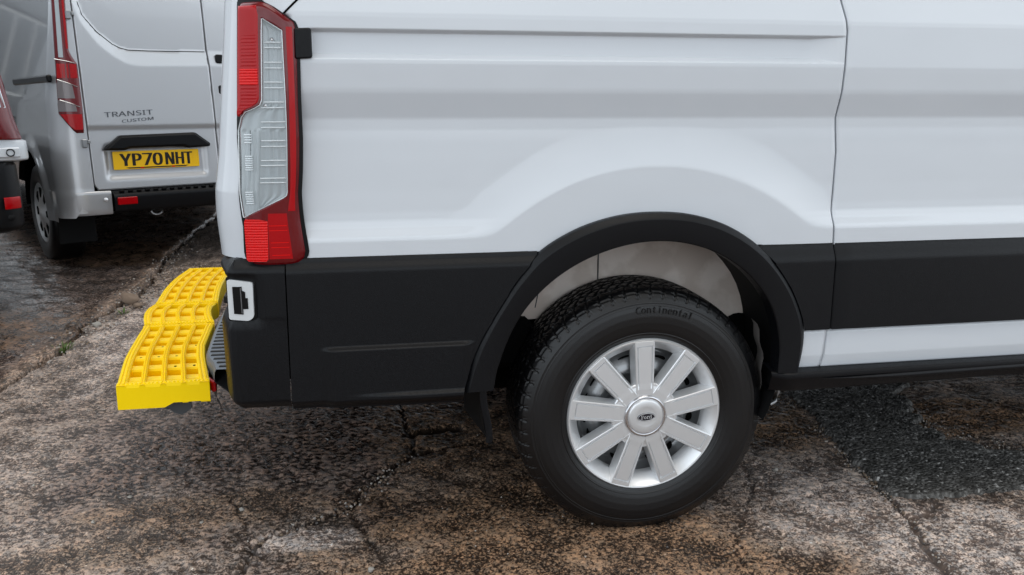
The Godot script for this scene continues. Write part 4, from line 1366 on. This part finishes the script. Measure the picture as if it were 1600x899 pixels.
func build_silver_van() -> void:
	var van := thing("silver_van", "silver van with yellow number plate on its rear door, parked beyond the yellow step", "van", Vector3(-1.6546, 0.1246, -3.7103), 0.54398)
	var hs := spaced([[0.30, 0.02], [1.8, 0.05], [2.0]])
	var body := MB.new()
	# rear corner and left side
	var pl := [-0.807, -0.83, -0.85]
	for k in range(1, 13): pl.append(-0.85 - SR * sin(PI / 2 * k / 12.0))
	var fs := spaced([[0.13, 0.02], [1.35, 0.2], [4.9]])
	var arch_h := func(f: float) -> float:
		var d := absf(f - 0.72)
		return 0.35 + sqrt(maxf(0.0, 0.40 * 0.40 - d * d)) if d < 0.40 else 0.33
	var na := pl.size()
	body.grid(na + fs.size() - 1, hs.size() - 1, func(i, j):
		var h: float = hs[j]
		if i < na: h = maxf(h, 0.385 if i < 6 else 0.36)
		else: h = maxf(h, arch_h.call(fs[i - na]))
		var tumble := 0.16 * maxf(0.0, h - 1.05) + 0.012 * sst(0.75, 0.95, h) - 0.012
		if i < na:
			var p := sv(pl[i], h, 0.0)
			if i > 2: p.x += tumble * sst(-0.85, -0.98, p.x)
			if h < 0.51: p.z += 0.006
			return p
		var f: float = fs[i - na]
		var flare := 0.02 * sst(0.50, 0.41, Vector2(f - 0.72, h - 0.35).length())
		return Vector3(-0.98 + tumble - flare, h, -f - 0.055 * maxf(0.0, h - 0.5) * sst(0.5, 0.1, f)), true)
	part("body_side", body, M.silver, van)
	var rest := MB.new()
	var loop := [Vector2(0.802, 0.0), Vector2(0.88, 0.0), Vector2(0.94, -0.03), Vector2(0.97, -0.08), Vector2(0.98, -0.15), Vector2(0.98, -4.3), Vector2(0.5, -4.95), Vector2(-0.5, -4.95), Vector2(-0.97, -4.4)]
	rest.grid(loop.size() - 1, 3, func(i, j):
		var h: float = [0.35, 1.0, 1.7, 2.0][j]
		return Vector3(loop[i].x * (1.0 - 0.08 * maxf(0, h - 1.0)), h, loop[i].y - 0.055 * maxf(0.0, h - 0.5)))
	rest.box(T(Vector3(0, 1.99, -2.5)), Vector3(1.7, 0.02, 4.8), 0.005)
	part("body_shell", rest, M.silver, van)
	part("underbody", MB.new().box(T(Vector3(0.05, 0.5, -2.5)), Vector3(1.5, 0.25, 4.6), 0.02).box(T(Vector3(0, 1.1, -0.3)), Vector3(1.6, 1.4, 0.06), 0.01), M.under, van)
	# rear doors
	for side in [0, 1]:
		var l0: float = [-0.802, -0.026][side]; var l1: float = [-0.034, 0.80][side]
		var dh := spaced([[0.517, 0.01], [1.9]])
		var door := MB.new()
		door.grid(74, dh.size(), func(i, j):
			var h: float = dh[maxi(j - 1, 0)]
			var e := 0.02 * sst(0.58, 0.517, h) * (1.0 if side == 0 else 0.0)
			var a := l0 + e * sst(0.56, 0.517, h)
			var sl := 0.010 * (h - 0.7) * -1.0
			var u := clampf((i - 1) / 72.0, 0.0, 1.0)
			var l := lerpf(a, l1 + (sl if side == 0 else 0.0), u) + (sl if side == 1 else 0.0)
			var z := door_z(l, h) if side == 0 else door_z(-0.5, h) * 0.0 - 0.02 * clampf((h - 1.27) / 0.09, 0, 1) - 0.01 * sst(0.905, 0.872, h)
			if i == 0 or i == 74 or j == 0: z -= 0.018
			return sv(l, h, z))
		var d := part("rear_door", door, M.silver, van)
		if side == 0:
			var ln := MB.new()
			var pts := []
			for w in WIN.slice(1, 9): pts.append(sv(w[0], w[1], -0.0195))
			ln.tube(pts, 0.0022, 6)
			part("window_line", ln, M.under, d)
			var hb := MB.new()
			hb.plate(rounded([Vector2(-0.738, 0.756), Vector2(-0.632, 0.842), Vector2(-0.18, 0.852), Vector2(-0.088, 0.782), Vector2(-0.09, 0.762), Vector2(-0.235, 0.755), Vector2(-0.255, 0.768), Vector2(-0.585, 0.765), Vector2(-0.61, 0.752)], 0.012), T(Vector3(0, 0, -0.035)), 0.052, 0.014)
			part("plate_light_bar", hb, M.black, d)
			var np := MB.new()
			np.plate(rounded([Vector2(-0.26, -0.0555), Vector2(0.26, -0.0555), Vector2(0.26, 0.0555), Vector2(-0.26, 0.0555)], 0.008), T(Vector3(-0.42, 0.6905, -0.028)), 0.008, 0.001)
			var pm := part("number_plate", np, M.plate, d)
			var tx := MB.new()
			tx.text("YP70", T(Vector3.ZERO), 0.1, 0.002, false, false)
			var tx2 := MB.new()
			tx2.text("NHT", T(Vector3.ZERO), 0.1, 0.002, false, false)
			for q in [[tx, -0.218, 0.028], [tx2, 0.052, 0.214]]:
				var mb: MB = q[0]
				var b := AABB(mb.v[0], Vector3.ZERO)
				for p in mb.v: b = b.expand(p)
				var sx: float = (q[2] - q[1]) / b.size.x; var sy := 0.076 / b.size.y
				for k in mb.v.size():
					var p := mb.v[k] - b.position
					mb.v[k] = Vector3(-0.42 + q[1] + p.x * sx, 0.655 + p.y * sy, -0.0195 + p.z * 0.5)
				# heavier strokes: the same letters again, a little to each side
				var n0 := mb.v.size(); var i0 := mb.ix.size()
				for dx in [-0.0042, -0.002, 0.002, 0.0042]:
					var base := mb.v.size()
					for k in n0:
						mb.v.append(mb.v[k] + Vector3(dx, 0.0, dx * 0.03)); mb.n.append(mb.n[k]); mb.uv.append(Vector2.ZERO)
					for k in i0: mb.ix.append(mb.ix[k] + base)
				part("plate_lettering", mb, M.ink, pm)
			part("plate_footer", MB.new().plate(PackedVector2Array([Vector2(-0.59, 0.640), Vector2(-0.25, 0.640), Vector2(-0.23, 0.647), Vector2(-0.61, 0.647)]), T(Vector3(0, 0, -0.0215)), 0.003, 0.0005), M.ink, pm)
			for l in [-0.515, -0.325]:
				part("plate_footer_mark", MB.new().box(T(Vector3(l, 0.6425, -0.019)), Vector3(0.02, 0.008, 0.003), 0.0005), M.red_bright, pm)
			for word in [["TRANSIT", -0.70, -0.42, 0.958, 0.987], ["CUSTOM", -0.605, -0.42, 0.925, 0.943]]:
				var mb := MB.new()
				mb.text(word[0], T(Vector3.ZERO), 0.1, 0.003, false, false)
				var b := AABB(mb.v[0], Vector3.ZERO)
				for p in mb.v: b = b.expand(p)
				for k in mb.v.size():
					var p := mb.v[k] - b.position
					mb.v[k] = sv(lerpf(word[1], word[2], p.x / b.size.x), lerpf(word[3], word[4], p.y / b.size.y) + 0.016 * (p.x / b.size.x - 0.5), 0.0015 + p.z * 0.6)
				part("door_lettering", mb, M.text_grey, d)
		else:
			for h in [1.315, 1.12]:
				part("door_handle", MB.new().box(T(Vector3(0.035, h, -0.055 * (h - 0.5) - 0.005)), Vector3(0.05, 0.055, 0.03), 0.008), M.black, d)
	# bumper
	var bm := MB.new()
	bm.grid(20, 7, func(i, j):
		var l := lerpf(-0.712, 0.97, i / 20.0)
		var k: Array = [[0.372, -0.04], [0.38, 0.02], [0.40, 0.038], [0.47, 0.045], [0.488, 0.043], [0.497, 0.03], [0.512, 0.0], [0.512, -0.03]][j]
		return Vector3(l, k[0], k[1] - 0.03 * sst(0.6, 0.97, l)))
	var bp := part("rear_bumper", bm, M.black, van)
	for k in 20:
		part("tread_rib", MB.new().box(T(Vector3(-0.66 + k * 0.05, 0.506, 0.018), Vector3(-0.5, 0, 0)), Vector3(0.03, 0.01, 0.03), 0.003), M.black_soft, bp)
	var bc := MB.new()
	var cpl := [-0.718, -0.78, -0.85, -0.90, -0.94, -0.965, -0.9799]
	bc.grid(7, 5, func(i, j):
		var h: float = [0.372, 0.385, 0.41, 0.495, 0.508, 0.515][j]
		var off: float = [0.0, 0.008, 0.011, 0.012, 0.010, 0.0][j] * (1.0 - 0.6 * i / 7.0)
		if i == 7: return Vector3(-1.0, h, -0.32)
		return sv(cpl[i], h, off), true)
	part("bumper_corner", bc, M.silver, van)
	part("rear_reflector", MB.new().box(T(Vector3(-0.638, 0.451, 0.044)), Vector3(0.115, 0.046, 0.012), 0.004), M.red_mid, van)
	var sen := MB.new()
	sen.lathe([Vector2(0.013, -0.004), Vector2(0.012, 0.002), Vector2(0.0, 0.003)], 16, true)
	var so := part("parking_sensor", sen, M.alloy, van)
	so.position = Vector3(-0.76, 0.465, 0.045)
	var eye := []
	for k in 9: eye.append(Vector3(-0.46 + 0.035 * cos(PI + PI * k / 8.0), 0.372 + 0.025 * sin(PI + PI * k / 8.0), 0.0))
	part("towing_eye", MB.new().tube(eye, 0.006, 8), M.steel, van)
	# tail lamp on the left corner
	var ol := [[1.78, -0.892, -0.83], [1.605, -0.902, -0.832], [1.332, -0.918, -0.847], [1.30, -0.92, -0.836], [1.255, -0.922, -0.812], [1.0, -0.936, -0.814], [0.972, -0.937, -0.815], [0.92, -0.908, -0.818], [0.875, -0.878, -0.821], [0.86, -0.862, -0.825]]
	var lamp := part("tail_lamp", sband(ol, 120, 24, func(u, v):
		return 0.016 * (1.0 - pow(absf(2 * u - 1), 6.0)) * (1.0 - pow(absf(2 * v - 1), 40.0)) + 0.001), M.red_deep, van)
	part("clear_panel", sband([[1.75, -0.878, -0.862], [1.34, -0.898, -0.878], [1.29, -0.9, -0.88]], 40, 6, func(_u, _v): return 0.0178), M.lamp_grey, lamp)
	part("red_panel", sband([[1.75, -0.85, -0.838], [1.34, -0.862, -0.853]], 30, 4, func(_u, _v): return 0.0172), M.red_mid, lamp)
	part("red_panel", sband([[1.255, -0.912, -0.822], [1.175, -0.918, -0.822]], 12, 6, func(_u, _v): return 0.0172), M.red_mid, lamp)
	part("clear_panel", sband([[1.165, -0.918, -0.90], [1.135, -0.921, -0.856], [1.06, -0.926, -0.85]], 12, 6, func(_u, _v): return 0.0175), M.lamp_dull, lamp)
	part("clear_panel", sband([[1.05, -0.926, -0.90], [1.025, -0.93, -0.852], [0.985, -0.93, -0.848]], 12, 6, func(_u, _v): return 0.0175), M.lamp_dull, lamp)
	for e in [[1.165, 1.125], [1.05, 1.01], [1.28, 1.26]]:
		part("lamp_strip", MB.new().tube([sv(-0.918, e[0], 0.018), sv(-0.87, (e[0] + e[1]) / 2, 0.018), sv(-0.83, e[1], 0.018)], 0.003, 6), M.chrome, lamp)
	part("red_panel", sband([[0.97, -0.925, -0.825], [0.90, -0.888, -0.826], [0.88, -0.87, -0.83]], 16, 8, func(u, _v): return 0.0168 + 0.001 * sin(PI * u)), M.red_mid, lamp)
	for h in [0.80, 1.53]:
		part("door_hinge", MB.new().box(T(Vector3(-0.83, h, 0.012 - 0.055 * (h - 0.5))), Vector3(0.03, 0.05, 0.022), 0.005).box(T(Vector3(-0.806, h + 0.008, 0.012 - 0.055 * (h - 0.5))), Vector3(0.016, 0.022, 0.016), 0.004), M.steel, van)
	# side: sliding door rail, panel gap, wheel
	var rl := MB.new()
	rl.box(T(Vector3(-0.962, 1.172, -0.56), Vector3(0, 0.0, 0.12)), Vector3(0.03, 0.042, 1.0), 0.008)
	part("door_rail", rl, M.black_gloss, van)
	part("door_gap", MB.new().tube([Vector3(-0.985, 0.95, -1.12), Vector3(-0.994, 0.76, -1.13)], 0.003, 6), M.under, van)
	var lin := MB.new()
	lin.grid(20, 1, func(i, j):
		var a = PI * i / 20.0
		return Vector3(lerpf(-0.975, -0.6, j), 0.35 + 0.41 * sin(a), -0.72 + 0.41 * cos(a)))
	part("arch_liner", lin, M.under, van)
	for p in [[-0.985, 1.0], [0.985, -1.0]]:
		var w := make_plain_wheel()
		van.add_child(w, true)
		w.name = "rear_wheel"
		w.position = Vector3(p[0] + 0.01 * p[1], 0.33, -0.72)
		w.rotation.y = -PI / 2 * p[1]
	part("mud_flap", MB.new().box(T(Vector3(-0.86, 0.27, -0.30)), Vector3(0.22, 0.2, 0.012), 0.004), M.black_soft, van)

func make_plain_wheel() -> Node3D:
	var w := Node3D.new()
	var ty := MB.new()
	var pr := [Vector2(0.19, -0.02), Vector2(0.2, -0.008), Vector2(0.24, 0.0), Vector2(0.275, -0.001), Vector2(0.305, -0.01), Vector2(0.322, -0.028), Vector2(0.33, -0.06), Vector2(0.33, -0.16), Vector2(0.32, -0.19), Vector2(0.24, -0.215)]
	ty.lathe(pr, 64, true)
	part("tyre", ty, M.rubber, w)
	var d := MB.new()
	d.lathe([Vector2(0.2, -0.012), Vector2(0.19, -0.006), Vector2(0.175, -0.02), Vector2(0.1, -0.012), Vector2(0.05, -0.002), Vector2(0.0, 0.0)], 48, true)
	var dm := part("wheel_cover", d, M.alloy, w)
	var hole := MB.new()
	hole.plate(rounded([Vector2(-0.018, 0.095), Vector2(0.018, 0.095), Vector2(0.03, 0.165), Vector2(-0.03, 0.165)], 0.01), T(Vector3(0, 0, -0.02)), 0.008, 0.002)
	var hm := hole.done()
	for k in 8:
		var o := part("cover_window", hm, M.under, dm)
		o.rotation.z = TAU * k / 8
	return w

# ---------------------------------------------------------------- van cut off by the left edge
func build_edge_van() -> void:
	var van := thing("white_edge_van", "white van cut off by the left edge, its red lamp and black bumper corner showing", "van", Vector3(-3.19, 0.075, -1.968), 0.545)
	var pt := func(l: float, h: float, off: float) -> Vector3: # rear face and right corner
		var tilt := -0.05 * maxf(0.0, h - 0.8)
		var inn := lerp_table([[0.3, 0.075], [0.797, 0.075], [0.80, 0.0], [0.898, 0.002], [0.915, 0.05], [1.1, 0.085], [1.4, 0.12], [2.2, 0.22]], h)
		var e := 0.98 - inn
		var rr := 0.09
		if l < 0.89: return Vector3(l - inn, h, off + tilt)
		var ph := (l - 0.89) / rr
		if ph < PI / 2: return Vector3(e - rr + (rr + off) * sin(ph), h, -rr + (rr + off) * cos(ph) + tilt)
		return Vector3(e + off, h, -rr - (ph - PI / 2) * rr + tilt)
	var strip := func(hs: Array, l0: float, l1: float, nu: int, off: float) -> MB:
		var mb := MB.new()
		mb.grid(nu, hs.size() - 1, func(i, j): return pt.call(lerpf(l0, l1, float(i) / nu), hs[j][0], hs[j][1] + off))
		return mb
	part("body_panel", strip.call([[0.80, -0.03], [0.806, -0.004], [0.815, 0.0], [0.87, 0.0], [0.895, 0.0], [0.9, 0.0], [0.915, 0.0], [1.2, 0.0], [1.6, 0.0], [2.1, 0.0], [2.2, -0.1]], -0.98, 4.5, 120, 0.0), M.white, van)
	var ls := MB.new()
	ls.grid(4, 4, func(i, j): return Vector3([-0.98, -0.98, -0.99, -0.98, -0.9][i] + 0.08 * maxf(0, j - 2), [0.42, 0.8, 1.2, 1.6, 2.1][j], [0.0, -0.4, -1.5, -3.8, -4.4][i]), true)
	part("side_panel", ls, M.white, van)
	part("door_gap", MB.new().tube([Vector3(-0.09, 0.91, -0.002), Vector3(-0.09, 1.4, -0.029), Vector3(-0.09, 2.05, -0.06)], 0.004, 6), M.under, van)
	part("door_handle", MB.new().box(T(Vector3(0.0, 1.12, -0.012)), Vector3(0.14, 0.045, 0.035), 0.012), M.black, van)
	part("roof", MB.new().box(T(Vector3(0, 2.1, -2.2)), Vector3(1.3, 0.02, 4.0), 0.005), M.white, van)
	part("underbody", MB.new().box(T(Vector3(0, 0.55, -2.2)), Vector3(1.6, 0.4, 4.0), 0.02), M.under, van)
	var bm := MB.new()
	var bh := [[0.45, -0.05], [0.465, 0.0], [0.49, 0.018], [0.62, 0.02], [0.78, 0.014], [0.797, 0.004], [0.8, -0.03]]
	bm.grid(60, 6, func(i, j): return pt.call(lerpf(-0.98, 1.3, i / 60.0), bh[j][0], bh[j][1]))
	part("rear_bumper", bm, M.black, van)
	var rf: MB = strip.call([[0.572, 0.026], [0.576, 0.031], [0.626, 0.031], [0.63, 0.026]], 0.90, 0.965, 10, 0.0)
	part("rear_reflector", rf, M.red_mid, van)
	var sen := MB.new()
	sen.lathe([Vector2(0.016, -0.004), Vector2(0.015, 0.003), Vector2(0.0, 0.004)], 16, true)
	var so := part("parking_sensor", sen, M.black_soft, van)
	so.position = pt.call(0.92, 0.53, 0.02)
	var lamp := part("tail_lamp", strip.call([[0.905, 0.0], [0.912, 0.02], [1.0, 0.024], [1.3, 0.024], [1.6, 0.02], [1.61, 0.0]], 0.8, 1.03, 16, 0.0), M.red_deep, van)
	part("clear_panel", strip.call([[1.06, 0.0255], [1.22, 0.0255]], 0.83, 0.955, 8, 0.0), M.lamp_grey, lamp)
	part("lamp_strip", MB.new().tube([pt.call(0.955, 1.22, 0.026), pt.call(0.96, 1.06, 0.026), pt.call(0.86, 1.03, 0.026)], 0.004, 6), M.lamp_light, lamp)
	var latch := part("door_latch", MB.new().box(T(pt.call(0.88, 0.845, 0.008)), Vector3(0.10, 0.05, 0.02), 0.006), M.white, van)
	var ring := MB.new()
	var rp := []
	for k in 13: rp.append((pt.call(0.885, 0.845, 0.022) as Vector3) + Vector3(0.017 * cos(TAU * k / 12), 0.017 * sin(TAU * k / 12), 0))
	ring.tube(rp, 0.003, 6)
	part("latch_ring", ring, M.black_gloss, latch)
	var w := make_plain_wheel()
	van.add_child(w, true)
	w.name = "rear_wheel"
	w.position = Vector3(0.8, 0.33, -1.4)
	w.rotation.y = PI / 2

# ---------------------------------------------------------------- building mirrored in the silver van's side
func build_workshop() -> void:
	var b := thing("workshop", "dark metal clad workshop behind the parked vans, mirrored in the silver van's side", "building", Vector3(-12.0, 0.0, -17.0))
	var clad := mat(Color(0.22, 0.23, 0.24), 0.6)
	var frame := mat(Color(0.7, 0.7, 0.69), 0.5)
	var glass := mat(Color(0.12, 0.14, 0.16), 0.08)
	part("wall", MB.new().box(T(Vector3(0, 1.0, -3.0)), Vector3(26, 2.4, 6), 0.02).box(T(Vector3(0, 5.0, -3.0)), Vector3(26, 1.4, 6), 0.02).box(T(Vector3(0, 3.2, -3.3)), Vector3(25.8, 2.2, 5.4), 0.02), clad, b)
	part("roof", MB.new().box(T(Vector3(0, 5.85, -3.0)), Vector3(26.6, 0.25, 6.6), 0.05), clad, b)
	for k in 13:
		var x := -12.0 + k * 2.0
		var w := part("window", MB.new().box(T(Vector3(x, 3.25, -0.25)), Vector3(1.8, 2.0, 0.1), 0.02), frame, b)
		for q in 3: part("pane", MB.new().box(T(Vector3(x - 0.58 + q * 0.58, 3.25, -0.21)), Vector3(0.5, 1.8, 0.06), 0.01), glass, w)

# ---------------------------------------------------------------- stones and weeds
func stone_mesh(sd: int, flatness: float) -> ArrayMesh:
	var nz := FastNoiseLite.new()
	nz.seed = sd
	nz.frequency = 0.9
	var mb := MB.new()
	mb.grid(9, 6, func(i, j):
		var a = TAU * (i % 9) / 9.0; var b = PI * j / 6.0 - PI / 2
		var p := Vector3(cos(a) * cos(b), sin(b), sin(a) * cos(b))
		return p * (1.0 + 0.8 * nz.get_noise_3dv(p * 1.3)) * Vector3(1, flatness, 0.8))
	return mb.done()

func ground_y(x: float, z: float) -> float:
	return gh(x, z) + (0.022 if x < kerb_x(z) else 0.0)

func build_small_things() -> void:
	# loose grit, far too much of it to count
	var mats := [mat(Color(0.66, 0.63, 0.6), 0.85), mat(Color(0.5, 0.43, 0.36), 0.85), mat(Color(0.36, 0.34, 0.33), 0.85)]
	var lines := [[Vector2(0.93, -0.92), Vector2(0.882, -0.6), 260, 0.025], [Vector2(0.882, -0.6), Vector2(0.817, -0.268), 260, 0.016], [Vector2(0.817, -0.268), Vector2(0.783, -0.05), 150, 0.015], [Vector2(1.25, -0.62), Vector2(1.25, -0.42), 160, 0.05], [Vector2(1.25, -0.42), Vector2(1.5, -0.3), 170, 0.05], [Vector2(0.78, -0.04), Vector2(0.7, 0.28), 60, 0.012], [Vector2(-0.59, -0.62), Vector2(-0.8, -0.31), 90, 0.02], [Vector2(-0.8, -0.31), Vector2(-1.05, -0.12), 60, 0.02], [Vector2(-2.1, -1.7), Vector2(-2.05, -3.0), 420, 0.06], [Vector2(-2.0, -2.8), Vector2(-1.85, -3.5), 420, 0.1], [Vector2(-2.04, -3.4), Vector2(-2.06, -4.6), 200, 0.05]]
	for q in 3:
		var tr: Array[Transform3D] = []
		for l in lines:
			for k in int(l[2] / 3.0):
				var p: Vector2 = (l[0] as Vector2).lerp(l[1], rng.randf()) + Vector2(rng.randfn(0, l[3]), rng.randfn(0, l[3]))
				tr.append(stone_at(p, rng.randf_range(0.0015, 0.0048) * (1.4 if p.x < -1.8 else 1.0)))
		for k in 420:
			tr.append(stone_at(Vector2(rng.randf_range(-2.1, 1.5), rng.randf_range(-1.6, 0.4)), rng.randf_range(0.001, 0.003) * (1.5 if rng.randf() < 0.08 else 1.0)))
		var mm := MultiMesh.new()
		mm.transform_format = MultiMesh.TRANSFORM_3D
		mm.mesh = stone_mesh(40 + q, 0.7)
		mm.instance_count = tr.size()
		for k in tr.size(): mm.set_instance_transform(k, tr[k])
		var o := MultiMeshInstance3D.new()
		o.name = "loose_grit"
		o.multimesh = mm
		o.material_override = mats[q]
		add_child(o, true)
		o.set_meta("kind", "stuff")
		o.set_meta("label", ["pale grit scattered over the concrete", "tan grit scattered over the concrete", "dark grit scattered over the concrete"][q])
	# stones big enough to point at
	var big := [
		[Vector2(-2.035, -2.69), 0.047, 0.75, M.stone_tan, "concrete_lump", "pale lump of broken concrete lying in the gap under the kerb edge", "rubble"],
		[Vector2(-0.735, 0.041), 0.0095, 0.6, M.stone_pale, "pebble", "white pebble nearest the camera, left of the front of the wheel", "pebble"],
		[Vector2(-1.103, -0.334), 0.0085, 0.6, M.stone_pale, "pebble", "white pebble beside the crack left of the mud flap", "pebble"],
		[Vector2(-1.203, -0.278), 0.006, 0.6, M.stone_pale, "pebble", "small white pebble just left of the larger one by the crack", "pebble"],
		[Vector2(-1.504, -0.33), 0.007, 0.6, M.stone_pale, "pebble", "white pebble on the bare concrete at the lower left", "pebble"],
		[Vector2(-1.445, -0.472), 0.0065, 0.6, M.stone_pale, "pebble", "small pebble below the near end of the yellow step", "pebble"],
		[Vector2(-1.759, -0.602), 0.006, 0.6, M.stone_pale, "pebble", "small pale pebble nearest the left edge of the photo", "pebble"],
		[Vector2(0.545, -0.31), 0.009, 0.7, M.stone_pale, "pebble", "pale pebble on the concrete between wheel and asphalt patch", "pebble"],
		[Vector2(-1.98, -2.62), 0.03, 0.5, M.stone_tan, "concrete_lump", "flat tan concrete piece beside the larger lump by the kerb", "rubble"],
		[Vector2(-2.09, -2.3), 0.025, 0.6, M.stone_pale, "concrete_lump", "small pale concrete piece nearer the camera along the kerb gap", "rubble"]]
	for k in big.size():
		var b: Array = big[k]
		var o := MeshInstance3D.new()
		o.name = b[4]
		o.mesh = stone_mesh(70 + k, b[2])
		o.material_override = b[3]
		add_child(o, true)
		o.position = Vector3(b[0].x, gh(b[0].x, b[0].y) + b[1] * b[2] * 0.6, b[0].y)
		o.rotation.y = k * 1.3
		o.scale = Vector3.ONE * b[1]
		o.set_meta("label", b[5])
		o.set_meta("category", b[6])
	# weeds in the kerb joint
	for wd in [[Vector2(-2.12, -1.93), 0.035, 26, "small green weed growing in the kerb joint, nearest the camera"], [Vector2(-2.02, -2.5), 0.028, 16, "sparse dry weed in the kerb joint beside the concrete lumps"]]:
		var mb := MB.new()
		for k in wd[2]:
			var a := rng.randf() * TAU
			var dir := Vector3(cos(a), 0, sin(a))
			var base := dir * rng.randf() * 0.03
			var ln: float = wd[1] * rng.randf_range(0.5, 1.3)
			var tip := base + dir * ln * 0.8 + Vector3(0, ln, 0)
			var mid := base.lerp(tip, 0.5) + Vector3(0, ln * 0.2, 0)
			var sdv := dir.cross(Vector3.UP) * 0.0022
			mb.quad(base - sdv, base + sdv, mid + sdv * 1.4, mid - sdv * 1.4)
			mb.flat(mid - sdv * 1.4, tip, mid + sdv * 1.4)
		var t := thing("weed", wd[3], "weed", Vector3(wd[0].x, gh(wd[0].x, wd[0].y) - 0.005, wd[0].y))
		part("leaves", mb, M.leaf, t)

func stone_at(p: Vector2, r: float) -> Transform3D:
	return Transform3D(Basis.from_euler(Vector3(rng.randf_range(-0.5, 0.5), rng.randf() * TAU, rng.randf_range(-0.5, 0.5))).scaled(Vector3.ONE * r), Vector3(p.x, ground_y(p.x, p.y) + r * 0.35, p.y))
